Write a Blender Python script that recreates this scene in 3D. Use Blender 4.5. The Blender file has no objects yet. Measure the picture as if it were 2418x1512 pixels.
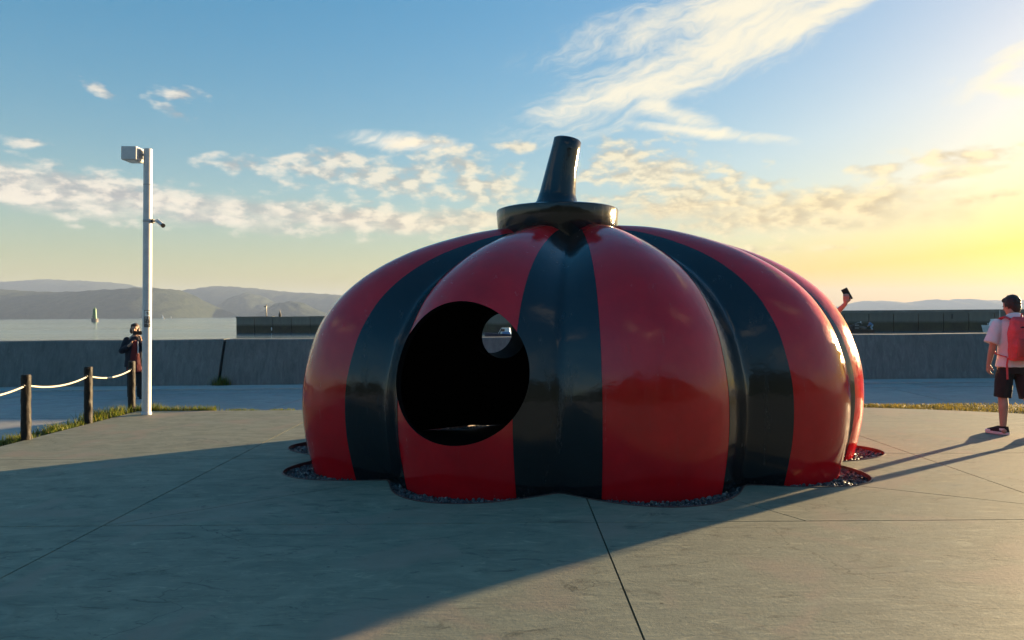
import bpy, bmesh, math, random
from mathutils import Vector, Matrix, Euler, noise as mnoise
from mathutils.geometry import delaunay_2d_cdt

R = math.radians
scene = bpy.context.scene
COL = scene.collection
random.seed(7)

# ------------------------------------------------------------------ camera
EYE = 1.53
cam_d = bpy.data.cameras.new('camera')
cam_d.lens = 26.0
cam_d.sensor_width = 36.0
cam_d.clip_start = 0.05
cam_d.clip_end = 30000.0
cam = bpy.data.objects.new('camera', cam_d)
cam.location = (0, 0, EYE)
cam.rotation_euler = (R(90 - 0.41), R(0.40), 0)
COL.objects.link(cam)
scene.camera = cam

# ------------------------------------------------------------------ light
SUN_AZ = R(53.0)          # to the right of straight ahead (+Y)
SUN_EL = R(6.2)
SKY_STRENGTH = 0.067
sun_vec = Vector((math.sin(SUN_AZ) * math.cos(SUN_EL), math.cos(SUN_AZ) * math.cos(SUN_EL), math.sin(SUN_EL)))
sun_d = bpy.data.lights.new('sun', 'SUN')
sun_d.energy = 5.0
sun_d.angle = R(0.53)
sun_d.color = (1.0, 0.71, 0.38)
sun = bpy.data.objects.new('sun', sun_d)
sun.rotation_euler = sun_vec.to_track_quat('Z', 'Y').to_euler()
sun.location = (30, 25, 20)
COL.objects.link(sun)

scene.view_settings.view_transform = 'Standard'
scene.view_settings.look = 'None'
scene.view_settings.exposure = 2.45
scene.view_settings.gamma = 1.0
scene.view_settings.use_curve_mapping = False
scene.cycles.max_bounces = 8
scene.cycles.volume_bounces = 1
scene.cycles.use_denoising = True


# ------------------------------------------------------------------ node helper
class NT:
    def __init__(self, tree):
        self.t = tree
        self.n = tree.nodes
        self.l = tree.links

    def node(self, typ, **kw):
        nd = self.n.new(typ)
        for k, v in kw.items():
            setattr(nd, k, v)
        return nd

    def put(self, sock, val):
        if isinstance(val, bpy.types.NodeSocket):
            self.l.new(val, sock)
        elif val is not None:
            if hasattr(sock.default_value, '__len__') and not hasattr(val, '__len__'):
                sock.default_value = (val,) * len(sock.default_value)
            elif hasattr(sock.default_value, '__len__') and len(sock.default_value) == 4 and len(val) == 3:
                sock.default_value = tuple(val) + (1,)
            else:
                sock.default_value = val

    def math(self, op, a, b=None, c=None, clamp=False):
        nd = self.node('ShaderNodeMath', operation=op, use_clamp=clamp)
        for i, v in enumerate((a, b, c)):
            if v is not None:
                self.put(nd.inputs[i], v)
        return nd.outputs[0]

    def vmath(self, op, a, b=None):
        nd = self.node('ShaderNodeVectorMath', operation=op)
        self.put(nd.inputs[0], a)
        if b is not None:
            self.put(nd.inputs[1], b)
        return nd.outputs[1] if op in ('DOT_PRODUCT', 'LENGTH') else nd.outputs[0]

    def vscale(self, a, k):
        nd = self.node('ShaderNodeVectorMath', operation='SCALE')
        self.put(nd.inputs[0], a)
        self.put(nd.inputs['Scale'], k)
        return nd.outputs[0]

    def mix(self, fac, a, b, blend='MIX'):
        nd = self.node('ShaderNodeMix', data_type='RGBA', blend_type=blend)
        self.put(nd.inputs[0], fac)
        self.put(nd.inputs[6], a)
        self.put(nd.inputs[7], b)
        return nd.outputs[2]

    def noise(self, vec, scale, detail=4, rough=0.55, dist=0.0, out=0, dim='3D'):
        nd = self.node('ShaderNodeTexNoise', noise_dimensions=dim)
        if vec is not None:
            self.put(nd.inputs['Vector'], vec)
        nd.inputs['Scale'].default_value = scale
        nd.inputs['Detail'].default_value = detail
        nd.inputs['Roughness'].default_value = rough
        nd.inputs['Distortion'].default_value = dist
        return nd.outputs[out]

    def ramp(self, fac, stops, interp='LINEAR'):
        nd = self.node('ShaderNodeValToRGB')
        nd.color_ramp.interpolation = interp
        el = nd.color_ramp.elements
        while len(el) < len(stops):
            el.new(0.5)
        for e, (p, c) in zip(el, stops):
            e.position = p
            e.color = tuple(c) + (1,) if hasattr(c, '__len__') else (c, c, c, 1)
        self.put(nd.inputs[0], fac)
        return nd.outputs[0]

    def maprange(self, v, a, b, c=0.0, d=1.0, smooth=False):
        nd = self.node('ShaderNodeMapRange', interpolation_type='SMOOTHSTEP' if smooth else 'LINEAR')
        for i, x in enumerate((v, a, b, c, d)):
            self.put(nd.inputs[i], x)
        return nd.outputs[0]

    def mapping(self, vec, loc=(0, 0, 0), rot=(0, 0, 0), scale=(1, 1, 1), typ='POINT'):
        nd = self.node('ShaderNodeMapping', vector_type=typ)
        self.put(nd.inputs[0], vec)
        nd.inputs[1].default_value = loc
        nd.inputs[2].default_value = rot
        nd.inputs[3].default_value = scale
        return nd.outputs[0]


# ------------------------------------------------------------------ world: low evening sky with clouds
world = bpy.data.worlds.new('World')
scene.world = world
world.use_nodes = True
W = NT(world.node_tree)
W.n.clear()
sky = W.node('ShaderNodeTexSky', sky_type='NISHITA')
sky.sun_disc = False
sky.sun_elevation = SUN_EL
sky.sun_rotation = SUN_AZ
sky.altitude = 0
sky.air_density = 1.3
sky.dust_density = 1.3
sky.ozone_density = 3.0
gen = W.node('ShaderNodeTexCoord').outputs['Generated']
sep = W.node('ShaderNodeSeparateXYZ')
W.l.new(gen, sep.inputs[0])
az = W.math('ARCTAN2', sep.outputs[0], sep.outputs[1])
el = W.math('ARCSINE', sep.outputs[2])
ae_n = W.node('ShaderNodeCombineXYZ')
W.l.new(az, ae_n.inputs[0])
W.l.new(el, ae_n.inputs[1])
AE = ae_n.outputs[0]


def sky_dir(x, y):
    u = (x - 1209) / 1746.0
    v = (743.5 - (x - 1209) * 0.007 - y) / 1746.0
    return math.atan(u), math.atan(v / math.sqrt(1 + u * u))


def cloud_mask(ells, k=1.0):
    out = None
    for (x, y, a, b, tilt) in ells:
        if abs(x) < 9:      # already given as azimuth, elevation in radians
            u, v, s = x, y, 1.0
        else:
            u, v = sky_dir(x, y)
            s = math.cos(u) ** 1.5 / 1746.0
        m = W.mapping(AE, (u, v, 0), (0, 0, R(tilt)), (a * s * k, b * s * k, 1), 'TEXTURE')
        g = W.node('ShaderNodeTexGradient', gradient_type='SPHERICAL')
        W.l.new(m, g.inputs[0])
        out = g.outputs['Fac'] if out is None else W.math('MAXIMUM', out, g.outputs['Fac'])
    return out


cumulus = [(330, 470, 720, 74, -6), (120, 460, 420, 84, -6), (40, 440, 320, 90, -8), (900, 514, 520, 58, -3),
           (560, 388, 120, 34, 0), (760, 400, 230, 62, 3), (930, 420, 240, 80, -4), (1060, 378, 210, 60, 0),
           (1130, 445, 220, 66, -4), (1520, 410, 290, 110, -10), (1640, 460, 420, 110, -8), (1960, 490, 380, 80, 2),
           (1850, 524, 380, 52, 0), (2280, 368, 270, 40, -2), (2250, 415, 170, 30, 4), (2090, 402, 110, 34, 0),
           (2330, 466, 190, 24, 4), (72, 338, 80, 24, 0), (245, 216, 88, 20, -18), (430, 226, 84, 28, 0),
           (410, 262, 84, 20, -20), (1240, 348, 70, 22, 0), (1000, 335, 130, 26, -4), (1750, 592, 340, 16, -1)]
rc = random.Random(21)
for i in range(16):          # the rest of the sky goes on in the same way
    a0 = R(48) + (2 * math.pi - R(96)) * (i + rc.random() * 0.8) / 16
    cumulus.append((((a0 + math.pi) % (2 * math.pi)) - math.pi, R(rc.uniform(6, 20)), R(rc.uniform(5, 14)), R(rc.uniform(1.2, 3)), rc.uniform(-8, 8)))
cirrus = [(1690, 118, 640, 110, 19), (1560, 190, 420, 70, 14), (1700, 30, 560, 90, 10), (1900, 60, 420, 60, 22),
          (2370, 158, 190, 44, 28), (2370, 212, 160, 30, -16), (1650, 312, 260, 22, -10), (1570, 262, 160, 40, -20),
          (960, 338, 180, 30, -3)]
for i in range(6):
    a0 = R(50) + (2 * math.pi - R(100)) * (i + rc.random() * 0.8) / 6
    cirrus.append((((a0 + math.pi) % (2 * math.pi)) - math.pi, R(rc.uniform(20, 45)), R(rc.uniform(14, 24)), R(rc.uniform(3, 6)), rc.uniform(-25, 25)))

mc = cloud_mask(cumulus)
warp = W.noise(W.mapping(AE, scale=(9, 20, 1)), 1.0, 3, 0.5, out=1)
cvec = W.vmath('ADD', W.mapping(AE, scale=(1.0, 2.1, 1)), W.vscale(warp, 0.012))
c1 = W.noise(cvec, 33.0, 7, 0.53)
sunoff = W.vmath('ADD', cvec, (0.012, 0.016, 0))
c2 = W.noise(sunoff, 31.0, 4, 0.55)
cd = W.math('ADD', W.math('MULTIPLY', mc, 1.25), W.math('MULTIPLY', W.math('MULTIPLY', W.math('SUBTRACT', c1, 0.5), 3.4), W.maprange(mc, 0.0, 0.12)))
cden = W.maprange(cd, 0.22, 1.25, 0, 1, True)
cshade = W.maprange(W.math('SUBTRACT', c1, c2), -0.14, 0.12, 0, 1, True)

mi = cloud_mask(cirrus)
wv = W.noise(W.mapping(AE, scale=(5, 9, 1)), 1.0, 4, 0.6, out=1)
ivec = W.vmath('ADD', W.mapping(AE, rot=(0, 0, R(-18)), scale=(1.0, 1.0, 1)), W.vscale(wv, 0.10))
i1 = W.noise(W.mapping(ivec, scale=(1.0, 5.0, 1)), 10.0, 9, 0.68)
idn = W.math('ADD', W.math('MULTIPLY', mi, 1.2), W.math('MULTIPLY', W.math('MULTIPLY', W.math('SUBTRACT', i1, 0.5), 2.4), W.maprange(mi, 0.0, 0.15)))
iden = W.math('MULTIPLY', W.maprange(idn, 0.0, 1.25, 0, 1, True), 0.80)

band = cloud_mask([(250, 465, 900, 62, -5.5), (60, 452, 520, 70, -5), (760, 512, 620, 40, -4), (1100, 520, 420, 30, -1), (1850, 505, 620, 62, -3), (1980, 478, 330, 36, 1)])
b1 = W.noise(W.mapping(AE, scale=(1.0, 3.2, 1)), 17.0, 7, 0.6)
bd_ = W.math('ADD', W.math('MULTIPLY', band, 1.2), W.math('MULTIPLY', W.math('MULTIPLY', W.math('SUBTRACT', b1, 0.5), 1.3), W.maprange(band, 0.0, 0.2)))
bden = W.math('MULTIPLY', W.maprange(bd_, 0.05, 1.0, 0, 1, True), 0.70)
sun_dot = W.vmath('DOT_PRODUCT', gen, tuple(sun_vec))
near_sun = W.maprange(sun_dot, 0.2, 0.98, 0, 1, True)
CL = 1.0
lit = W.mix(near_sun, (2.9, 2.55, 2.05), (3.3, 2.6, 1.3))
shd = W.mix(near_sun, (1.18, 1.16, 1.16), (1.9, 1.38, 0.66))
ccol = W.mix(cshade, shd, lit)
icol = W.mix(near_sun, (3.0, 2.75, 2.35), (3.3, 2.85, 1.9))
gam = W.node('ShaderNodeGamma')
W.l.new(sky.outputs[0], gam.inputs[0])
gam.inputs[1].default_value = 0.66
hsv = W.node('ShaderNodeHueSaturation')
hsv.inputs['Saturation'].default_value = 1.80
W.l.new(gam.outputs[0], hsv.inputs['Color'])
SKYC = W.mix(1.0, hsv.outputs[0], (1.02, 0.97, 1.03), 'MULTIPLY')
s1 = W.mix(iden, SKYC, icol)
bcol = W.mix(W.maprange(W.math('SUBTRACT', b1, c2), -0.2, 0.25, 0, 0.8, True), shd, lit)
s15 = W.mix(bden, s1, bcol)
s2 = W.mix(W.math('MULTIPLY', cden, 0.70), s15, ccol)
bg = W.node('ShaderNodeBackground')
W.l.new(s2, bg.inputs[0])
bg.inputs[1].default_value = SKY_STRENGTH
world.cycles.sampling_method = "MANUAL"
world.cycles.sample_map_resolution = 512
wo = W.node('ShaderNodeOutputWorld')
W.l.new(bg.outputs[0], wo.inputs[0])

# ------------------------------------------------------------------ materials
MATS = {}


def new_mat(name):
    m = bpy.data.materials.new(name)
    m.use_nodes = True
    t = NT(m.node_tree)
    b = t.n['Principled BSDF']
    MATS[name] = m
    return m, t, b


def plain(name, col, rough=0.5, metal=0.0, vary=0.12, scale=8.0, bump=0.0, bscale=60.0, coat=0.0, spec=None, emit=None):
    m, t, b = new_mat(name)
    oc = t.node('ShaderNodeTexCoord').outputs['Object']
    n = t.noise(oc, scale, 5, 0.6)
    dark = tuple(c * (1 - vary * 1.6) for c in col)
    lite = tuple(min(1, c * (1 + vary * 1.6)) for c in col)
    t.put(b.inputs['Base Color'], t.mix(t.maprange(n, 0.3, 0.7), dark, lite))
    t.put(b.inputs['Roughness'], t.maprange(n, 0.3, 0.7, max(0.02, rough - 0.07), min(1, rough + 0.07)))
    b.inputs['Metallic'].default_value = metal
    b.inputs['Coat Weight'].default_value = coat
    b.inputs['Coat Roughness'].default_value = 0.06
    if spec is not None:
        b.inputs['Specular IOR Level'].default_value = spec
    if bump:
        bn = t.node('ShaderNodeBump')
        bn.inputs['Strength'].default_value = 1.0
        bn.inputs['Distance'].default_value = bump
        t.put(bn.inputs['Height'], t.noise(oc, bscale, 6, 0.65))
        t.put(b.inputs['Normal'], bn.outputs[0])
    return m


def concrete(name, base, stain, light, rough=0.72, bump=0.0035, vertical=False, rnd=0.05, wear=0.0):
    m, t, b = new_mat(name)
    oc = t.node('ShaderNodeTexCoord').outputs['Object']
    oi = t.node('ShaderNodeObjectInfo').outputs['Random']
    big = t.noise(oc, 0.55, 5, 0.6, 0.4)
    mid = t.noise(t.mapping(oc, scale=(1.0, 1.7, 1) if not vertical else (3, 3, 0.7)), 2.6, 8, 0.68, 0.8)
    fine = t.noise(oc, 38, 6, 0.7)
    sw = t.noise(t.mapping(oc, rot=(0, 0, R(20)), scale=(1, 4, 1) if not vertical else (9, 9, 1)), 3.2, 7, 0.72, 1.6)
    col = t.mix(t.maprange(mid, 0.35, 0.68), base, stain)
    col = t.mix(t.math('MULTIPLY', t.maprange(big, 0.42, 0.7), 0.6), col, stain)
    col = t.mix(t.math('MULTIPLY', t.maprange(sw, 0.54, 0.70), 0.55), col, light)
    col = t.mix(t.math('MULTIPLY', t.maprange(fine, 0.58, 0.75), 0.35), col, tuple(c * 0.6 for c in base))
    if wear:
        # trowel swirls, damp blotches, grit and hairline crazing
        ts = t.noise(t.mapping(oc, rot=(0, 0, R(-35)), scale=(1.0, 3.0, 1)), 1.5, 9, 0.78, 2.4)
        col = t.mix(t.math('MULTIPLY', t.maprange(ts, 0.56, 0.66, 0, 1, True), 0.55 * wear), col, light)
        col = t.mix(t.math('MULTIPLY', t.maprange(ts, 0.46, 0.34, 0, 1, True), 0.75 * wear), col, tuple(c * 0.62 for c in stain))
        bl = t.noise(oc, 1.1, 3, 0.5, 0.9)
        pink = tuple(c * k for c, k in zip(base, (1.02, 0.86, 0.90)))
        col = t.mix(t.math('MULTIPLY', t.maprange(bl, 0.52, 0.66, 0, 1, True), 0.7 * wear), col, pink)
        vo = t.node('ShaderNodeTexVoronoi', feature='DISTANCE_TO_EDGE')
        t.put(vo.inputs['Vector'], t.vmath('ADD', oc, t.vscale(t.noise(oc, 2.0, 4, 0.6, out=1), 0.5)))
        vo.inputs['Scale'].default_value = 0.9
        ck = t.math('MULTIPLY', t.maprange(vo.outputs[0], 0.006, 0.0, 0, 1), t.maprange(t.noise(oc, 0.7, 2), 0.52, 0.62))
        col = t.mix(t.math('MULTIPLY', ck, 0.65 * wear), col, tuple(c * 0.4 for c in stain))
        sp = t.node('ShaderNodeTexVoronoi')
        t.put(sp.inputs['Vector'], oc)
        sp.inputs['Scale'].default_value = 7.0
        dots = t.math('MULTIPLY', t.maprange(sp.outputs['Distance'], 0.10, 0.05), t.maprange(t.noise(oc, 3.0, 2), 0.55, 0.6))
        col = t.mix(t.math('MULTIPLY', dots, 0.6 * wear), col, tuple(c * 0.3 for c in stain))
    rv = t.maprange(oi, 0, 1, 1 - rnd, 1 + rnd)
    t.put(b.inputs['Base Color'], t.vscale(col, rv))
    t.put(b.inputs['Roughness'], t.maprange(mid, 0.3, 0.7, rough - 0.12, rough + 0.1))
    b.inputs['Specular IOR Level'].default_value = 0.35
    bn = t.node('ShaderNodeBump')
    bn.inputs['Distance'].default_value = bump
    bn.inputs['Strength'].default_value = 0.8
    t.put(bn.inputs['Height'], t.math('ADD', t.math('MULTIPLY', fine, 0.7), t.math('MULTIPLY', sw, 0.9)))
    t.put(b.inputs['Normal'], bn.outputs[0])
    return m


concrete('plaza', (0.232, 0.236, 0.168), (0.156, 0.163, 0.122), (0.335, 0.325, 0.226), rnd=0.03, wear=1.4)
concrete('road', (0.37, 0.355, 0.33), (0.28, 0.27, 0.255), (0.45, 0.43, 0.40), 0.78, wear=0.7)
concrete('gutter', (0.47, 0.46, 0.43), (0.38, 0.37, 0.35), (0.54, 0.52, 0.48), 0.75)
concrete('wall', (0.21, 0.215, 0.205), (0.125, 0.135, 0.13), (0.30, 0.30, 0.285), 0.85, 0.010, True)
plain('joint', (0.05, 0.05, 0.048), 0.9)
plain('soil', (0.11, 0.085, 0.05), 0.95, vary=0.3, scale=20, bump=0.01, bscale=40)


def paint(name, col, rough=0.10):
    """hand-laid, lacquered shell: thick gloss with a slow ripple, brush marks, dust runs and scuffs"""
    m, t, b = new_mat(name)
    oc = t.node('ShaderNodeTexCoord').outputs['Object']
    n = t.noise(oc, 3.0, 6, 0.6)
    f = t.noise(oc, 30.0, 5, 0.65)
    brush = t.noise(t.mapping(oc, scale=(30, 30, 4)), 1.0, 4, 0.6, 0.5)
    runs = t.noise(t.mapping(oc, scale=(9, 9, 0.8)), 1.0, 6, 0.7, 0.3)
    scuff = t.noise(t.mapping(oc, rot=(0.4, 0.8, 0.2), scale=(3, 14, 3)), 1.0, 8, 0.8, 1.0)
    c = t.mix(t.maprange(n, 0.3, 0.7), tuple(c_ * 0.86 for c_ in col), tuple(c_ * 1.12 for c_ in col))
    dusty = tuple(min(1, c_ * 0.75 + 0.035) for c_ in col)
    c = t.mix(t.math('MULTIPLY', t.maprange(runs, 0.58, 0.75), 0.35), c, dusty)
    c = t.mix(t.math('MULTIPLY', t.maprange(scuff, 0.68, 0.74), 0.5), c, dusty)
    t.put(b.inputs['Base Color'], c)
    r0 = t.math('ADD', t.maprange(f, 0.35, 0.7, rough, rough + 0.06), t.maprange(n, 0.45, 0.75, 0, 0.05))
    t.put(b.inputs['Roughness'], t.math('ADD', r0, t.math('MULTIPLY', t.maprange(runs, 0.52, 0.75), 0.22)))
    b.inputs['Coat Weight'].default_value = 0.15
    b.inputs['Coat Roughness'].default_value = 0.05
    bn = t.node('ShaderNodeBump')
    bn.inputs['Distance'].default_value = 0.010
    bn.inputs['Strength'].default_value = 0.55
    h = t.math('ADD', t.noise(oc, 5.5, 3, 0.5), t.math('MULTIPLY', f, 0.05))
    t.put(bn.inputs['Height'], t.math('ADD', h, t.math('MULTIPLY', brush, 0.10)))
    t.put(b.inputs['Normal'], bn.outputs[0])
    return m


paint('red_paint', (0.58, 0.006, 0.012))
paint('black_paint', (0.012, 0.013, 0.016))
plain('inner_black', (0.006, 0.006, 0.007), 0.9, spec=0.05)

plain('white_metal', (0.56, 0.57, 0.58), 0.42, vary=0.05, scale=12, bump=0.0006, bscale=40)
plain('grey_metal', (0.35, 0.36, 0.37), 0.4, vary=0.06)
plain('dark_metal', (0.03, 0.03, 0.032), 0.4, vary=0.1)
plain('black_plastic', (0.012, 0.012, 0.013), 0.3, vary=0.1)
plain('sticker_white', (0.75, 0.76, 0.76), 0.35, vary=0.03)
plain('sticker_black', (0.01, 0.01, 0.016), 0.35, vary=0.05)
plain('lamp_glass', (0.55, 0.55, 0.52), 0.15, vary=0.03)
plain('rope', (0.60, 0.55, 0.45), 0.85, vary=0.12, scale=60, bump=0.004, bscale=150)
plain('post_wood', (0.013, 0.0105, 0.008), 0.6, vary=0.35, scale=25, bump=0.003, bscale=70, spec=0.3)
plain('breakwater', (0.17, 0.165, 0.15), 0.9, vary=0.2, scale=0.6)
plain('green_paint', (0.02, 0.14, 0.055), 0.45, vary=0.15, scale=0.8)
plain('skin', (0.42, 0.24, 0.165), 0.55, vary=0.06, scale=14)
plain('hair_dark', (0.016, 0.011, 0.009), 0.5, vary=0.3, scale=60, bump=0.006, bscale=160)
plain('hair_brown', (0.06, 0.034, 0.024), 0.5, vary=0.3, scale=60, bump=0.006, bscale=160)
plain('white_cotton', (0.70, 0.70, 0.72), 0.85, vary=0.04, bump=0.012, bscale=14)
plain('coral_nylon', (0.66, 0.065, 0.075), 0.6, vary=0.12, bump=0.008, bscale=22)
plain('coral_dark', (0.42, 0.05, 0.045), 0.6, vary=0.12)
plain('black_cloth', (0.016, 0.016, 0.018), 0.85, vary=0.2, bump=0.010, bscale=16)
plain('navy_cloth', (0.006, 0.008, 0.019), 0.8, vary=0.2, bump=0.010, bscale=16)
plain('wine_cloth', (0.095, 0.006, 0.010), 0.8, vary=0.15, bump=0.010, bscale=16)
plain('blue_cloth', (0.10, 0.20, 0.36), 0.8, vary=0.15)
plain('pale_denim', (0.33, 0.42, 0.52), 0.8, vary=0.12)
plain('shoe_white', (0.70, 0.70, 0.70), 0.5, vary=0.04)
plain('eye_dark', (0.012, 0.009, 0.008), 0.2)
plain('lip', (0.30, 0.11, 0.09), 0.5)
plain('boat_white', (0.70, 0.72, 0.73), 0.3, vary=0.06, scale=1.5)
plain('boat_blue', (0.05, 0.20, 0.45), 0.35, vary=0.1, scale=1.5)
plain('boat_navy', (0.015, 0.02, 0.05), 0.35, vary=0.1, scale=1.5)
plain('boat_dark', (0.022, 0.024, 0.024), 0.5, vary=0.25, scale=1.5)
plain('boat_grey', (0.16, 0.17, 0.17), 0.5, vary=0.2, scale=1.5)
plain('window_glass', (0.02, 0.03, 0.035), 0.05, vary=0.05)
plain('sail', (0.80, 0.80, 0.78), 0.8, vary=0.03)

# tide-stained breakwater: weed and damp below the high-water line of the stone itself
m, t, b = new_mat('caisson')
geo = t.node('ShaderNodeNewGeometry')
sx = t.node('ShaderNodeSeparateXYZ')
t.l.new(geo.outputs['Position'], sx.inputs[0])
n = t.noise(geo.outputs['Position'], 0.5, 6, 0.65)
st = t.noise(t.mapping(geo.outputs['Position'], scale=(1.6, 1.6, 0.25)), 1.0, 6, 0.65)
oi = t.node('ShaderNodeObjectInfo').outputs['Random']
tide = t.maprange(t.math('ADD', sx.outputs[2], t.math('MULTIPLY', n, 0.5)), -0.15, 0.35)
up = t.mix(t.maprange(st, 0.3, 0.7), (0.21, 0.205, 0.17), (0.145, 0.145, 0.125))
up = t.mix(t.math('MULTIPLY', oi, 0.7), up, (0.11, 0.115, 0.10))
lo = t.mix(t.maprange(n, 0.3, 0.7), (0.055, 0.06, 0.035), (0.022, 0.026, 0.02))
t.put(b.inputs['Base Color'], t.mix(tide, lo, up))
b.inputs['Roughness'].default_value = 0.88
b.inputs['Specular IOR Level'].default_value = 0.2

# water
m, t, b = new_mat('water')
geo = t.node('ShaderNodeNewGeometry').outputs['Position']
b.inputs['Base Color'].default_value = (0.075, 0.12, 0.14, 1)
b.inputs['IOR'].default_value = 1.33
big = t.noise(t.mapping(geo, rot=(0, 0, R(6)), scale=(0.004, 0.022, 1)), 1.0, 4, 0.6)
t.put(b.inputs['Roughness'], t.maprange(big, 0.35, 0.65, 0.10, 0.18))
w1 = t.noise(t.mapping(geo, rot=(0, 0, R(8)), scale=(0.22, 0.75, 1)), 1.0, 4, 0.6)
w2 = t.noise(t.mapping(geo, rot=(0, 0, R(-25)), scale=(1.4, 2.6, 1)), 1.0, 3, 0.6)
bn = t.node('ShaderNodeBump')
bn.inputs['Distance'].default_value = 0.22
t.put(bn.inputs['Strength'], t.maprange(big, 0.35, 0.65, 0.14, 0.34))
t.put(bn.inputs['Height'], t.math('ADD', w1, t.math('MULTIPLY', w2, 0.25)))
t.put(b.inputs['Normal'], bn.outputs[0])

# gravel: each stone its own tone
m, t, b = new_mat('gravel')
rnd = t.node('ShaderNodeNewGeometry').outputs['Random Per Island']
t.put(b.inputs['Base Color'], t.ramp(rnd, [(0.0, (0.022, 0.024, 0.028)), (0.6, (0.055, 0.057, 0.062)), (0.9, (0.12, 0.12, 0.12)), (1.0, (0.30, 0.29, 0.27))]))
b.inputs['Roughness'].default_value = 0.38


def blades(name, stops):
    m, t, b = new_mat(name)
    rnd = t.node('ShaderNodeNewGeometry').outputs['Random Per Island']
    col = t.ramp(rnd, stops)
    t.put(b.inputs['Base Color'], col)
    b.inputs['Roughness'].default_value = 0.6
    tr = t.node('ShaderNodeBsdfTranslucent')
    t.put(tr.inputs[0], t.mix(1.0, col, (1.0, 1.0, 0.45), 'MULTIPLY'))
    mx = t.node('ShaderNodeMixShader')
    mx.inputs[0].default_value = 0.45
    t.l.new(b.outputs[0], mx.inputs[1])
    t.l.new(tr.outputs[0], mx.inputs[2])
    t.l.new(mx.outputs[0], t.n['Material Output'].inputs[0])
    return m


blades('grass_green', [(0, (0.06, 0.10, 0.018)), (0.55, (0.13, 0.17, 0.025)), (0.85, (0.20, 0.19, 0.035)), (1, (0.26, 0.20, 0.07))])
blades('grass_dry', [(0, (0.07, 0.08, 0.02)), (0.4, (0.15, 0.13, 0.045)), (0.8, (0.24, 0.18, 0.075)), (1, (0.30, 0.23, 0.11))])

# wooded slopes
m, t, b = new_mat('woodland')
geo = t.node('ShaderNodeNewGeometry').outputs['Position']
v = t.noise(geo, 0.045, 8, 0.75)
t.put(b.inputs['Base Color'], t.mix(t.maprange(v, 0.35, 0.65), (0.018, 0.028, 0.018), (0.040, 0.052, 0.030)))
b.inputs['Roughness'].default_value = 0.95
b.inputs['Specular IOR Level'].default_value = 0.1
bn = t.node('ShaderNodeBump')
bn.inputs['Distance'].default_value = 6.0
t.put(bn.inputs['Height'], t.noise(geo, 0.09, 5, 0.7))
t.put(b.inputs['Normal'], bn.outputs[0])


# ------------------------------------------------------------------ mesh helpers
def tag(o, label=None, cat=None, group=None, kind=None):
    if label:
        o['label'] = label
    if cat:
        o['category'] = cat
    if group:
        o['group'] = group
    if kind:
        o['kind'] = kind
    return o


def empty(name, loc=(0, 0, 0), rz=0.0):
    o = bpy.data.objects.new(name, None)
    o.empty_display_size = 0.2
    o.location = loc
    o.rotation_euler = (0, 0, rz)
    COL.objects.link(o)
    return o


def link_mesh(name, me, mat, parent=None, loc=(0, 0, 0)):
    o = bpy.data.objects.new(name, me)
    if mat:
        me.materials.clear()
        for mm in (mat if isinstance(mat, (list, tuple)) else [mat]):
            me.materials.append(MATS[mm])
    o.location = loc
    COL.objects.link(o)
    if parent:
        o.parent = parent
    return o


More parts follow.
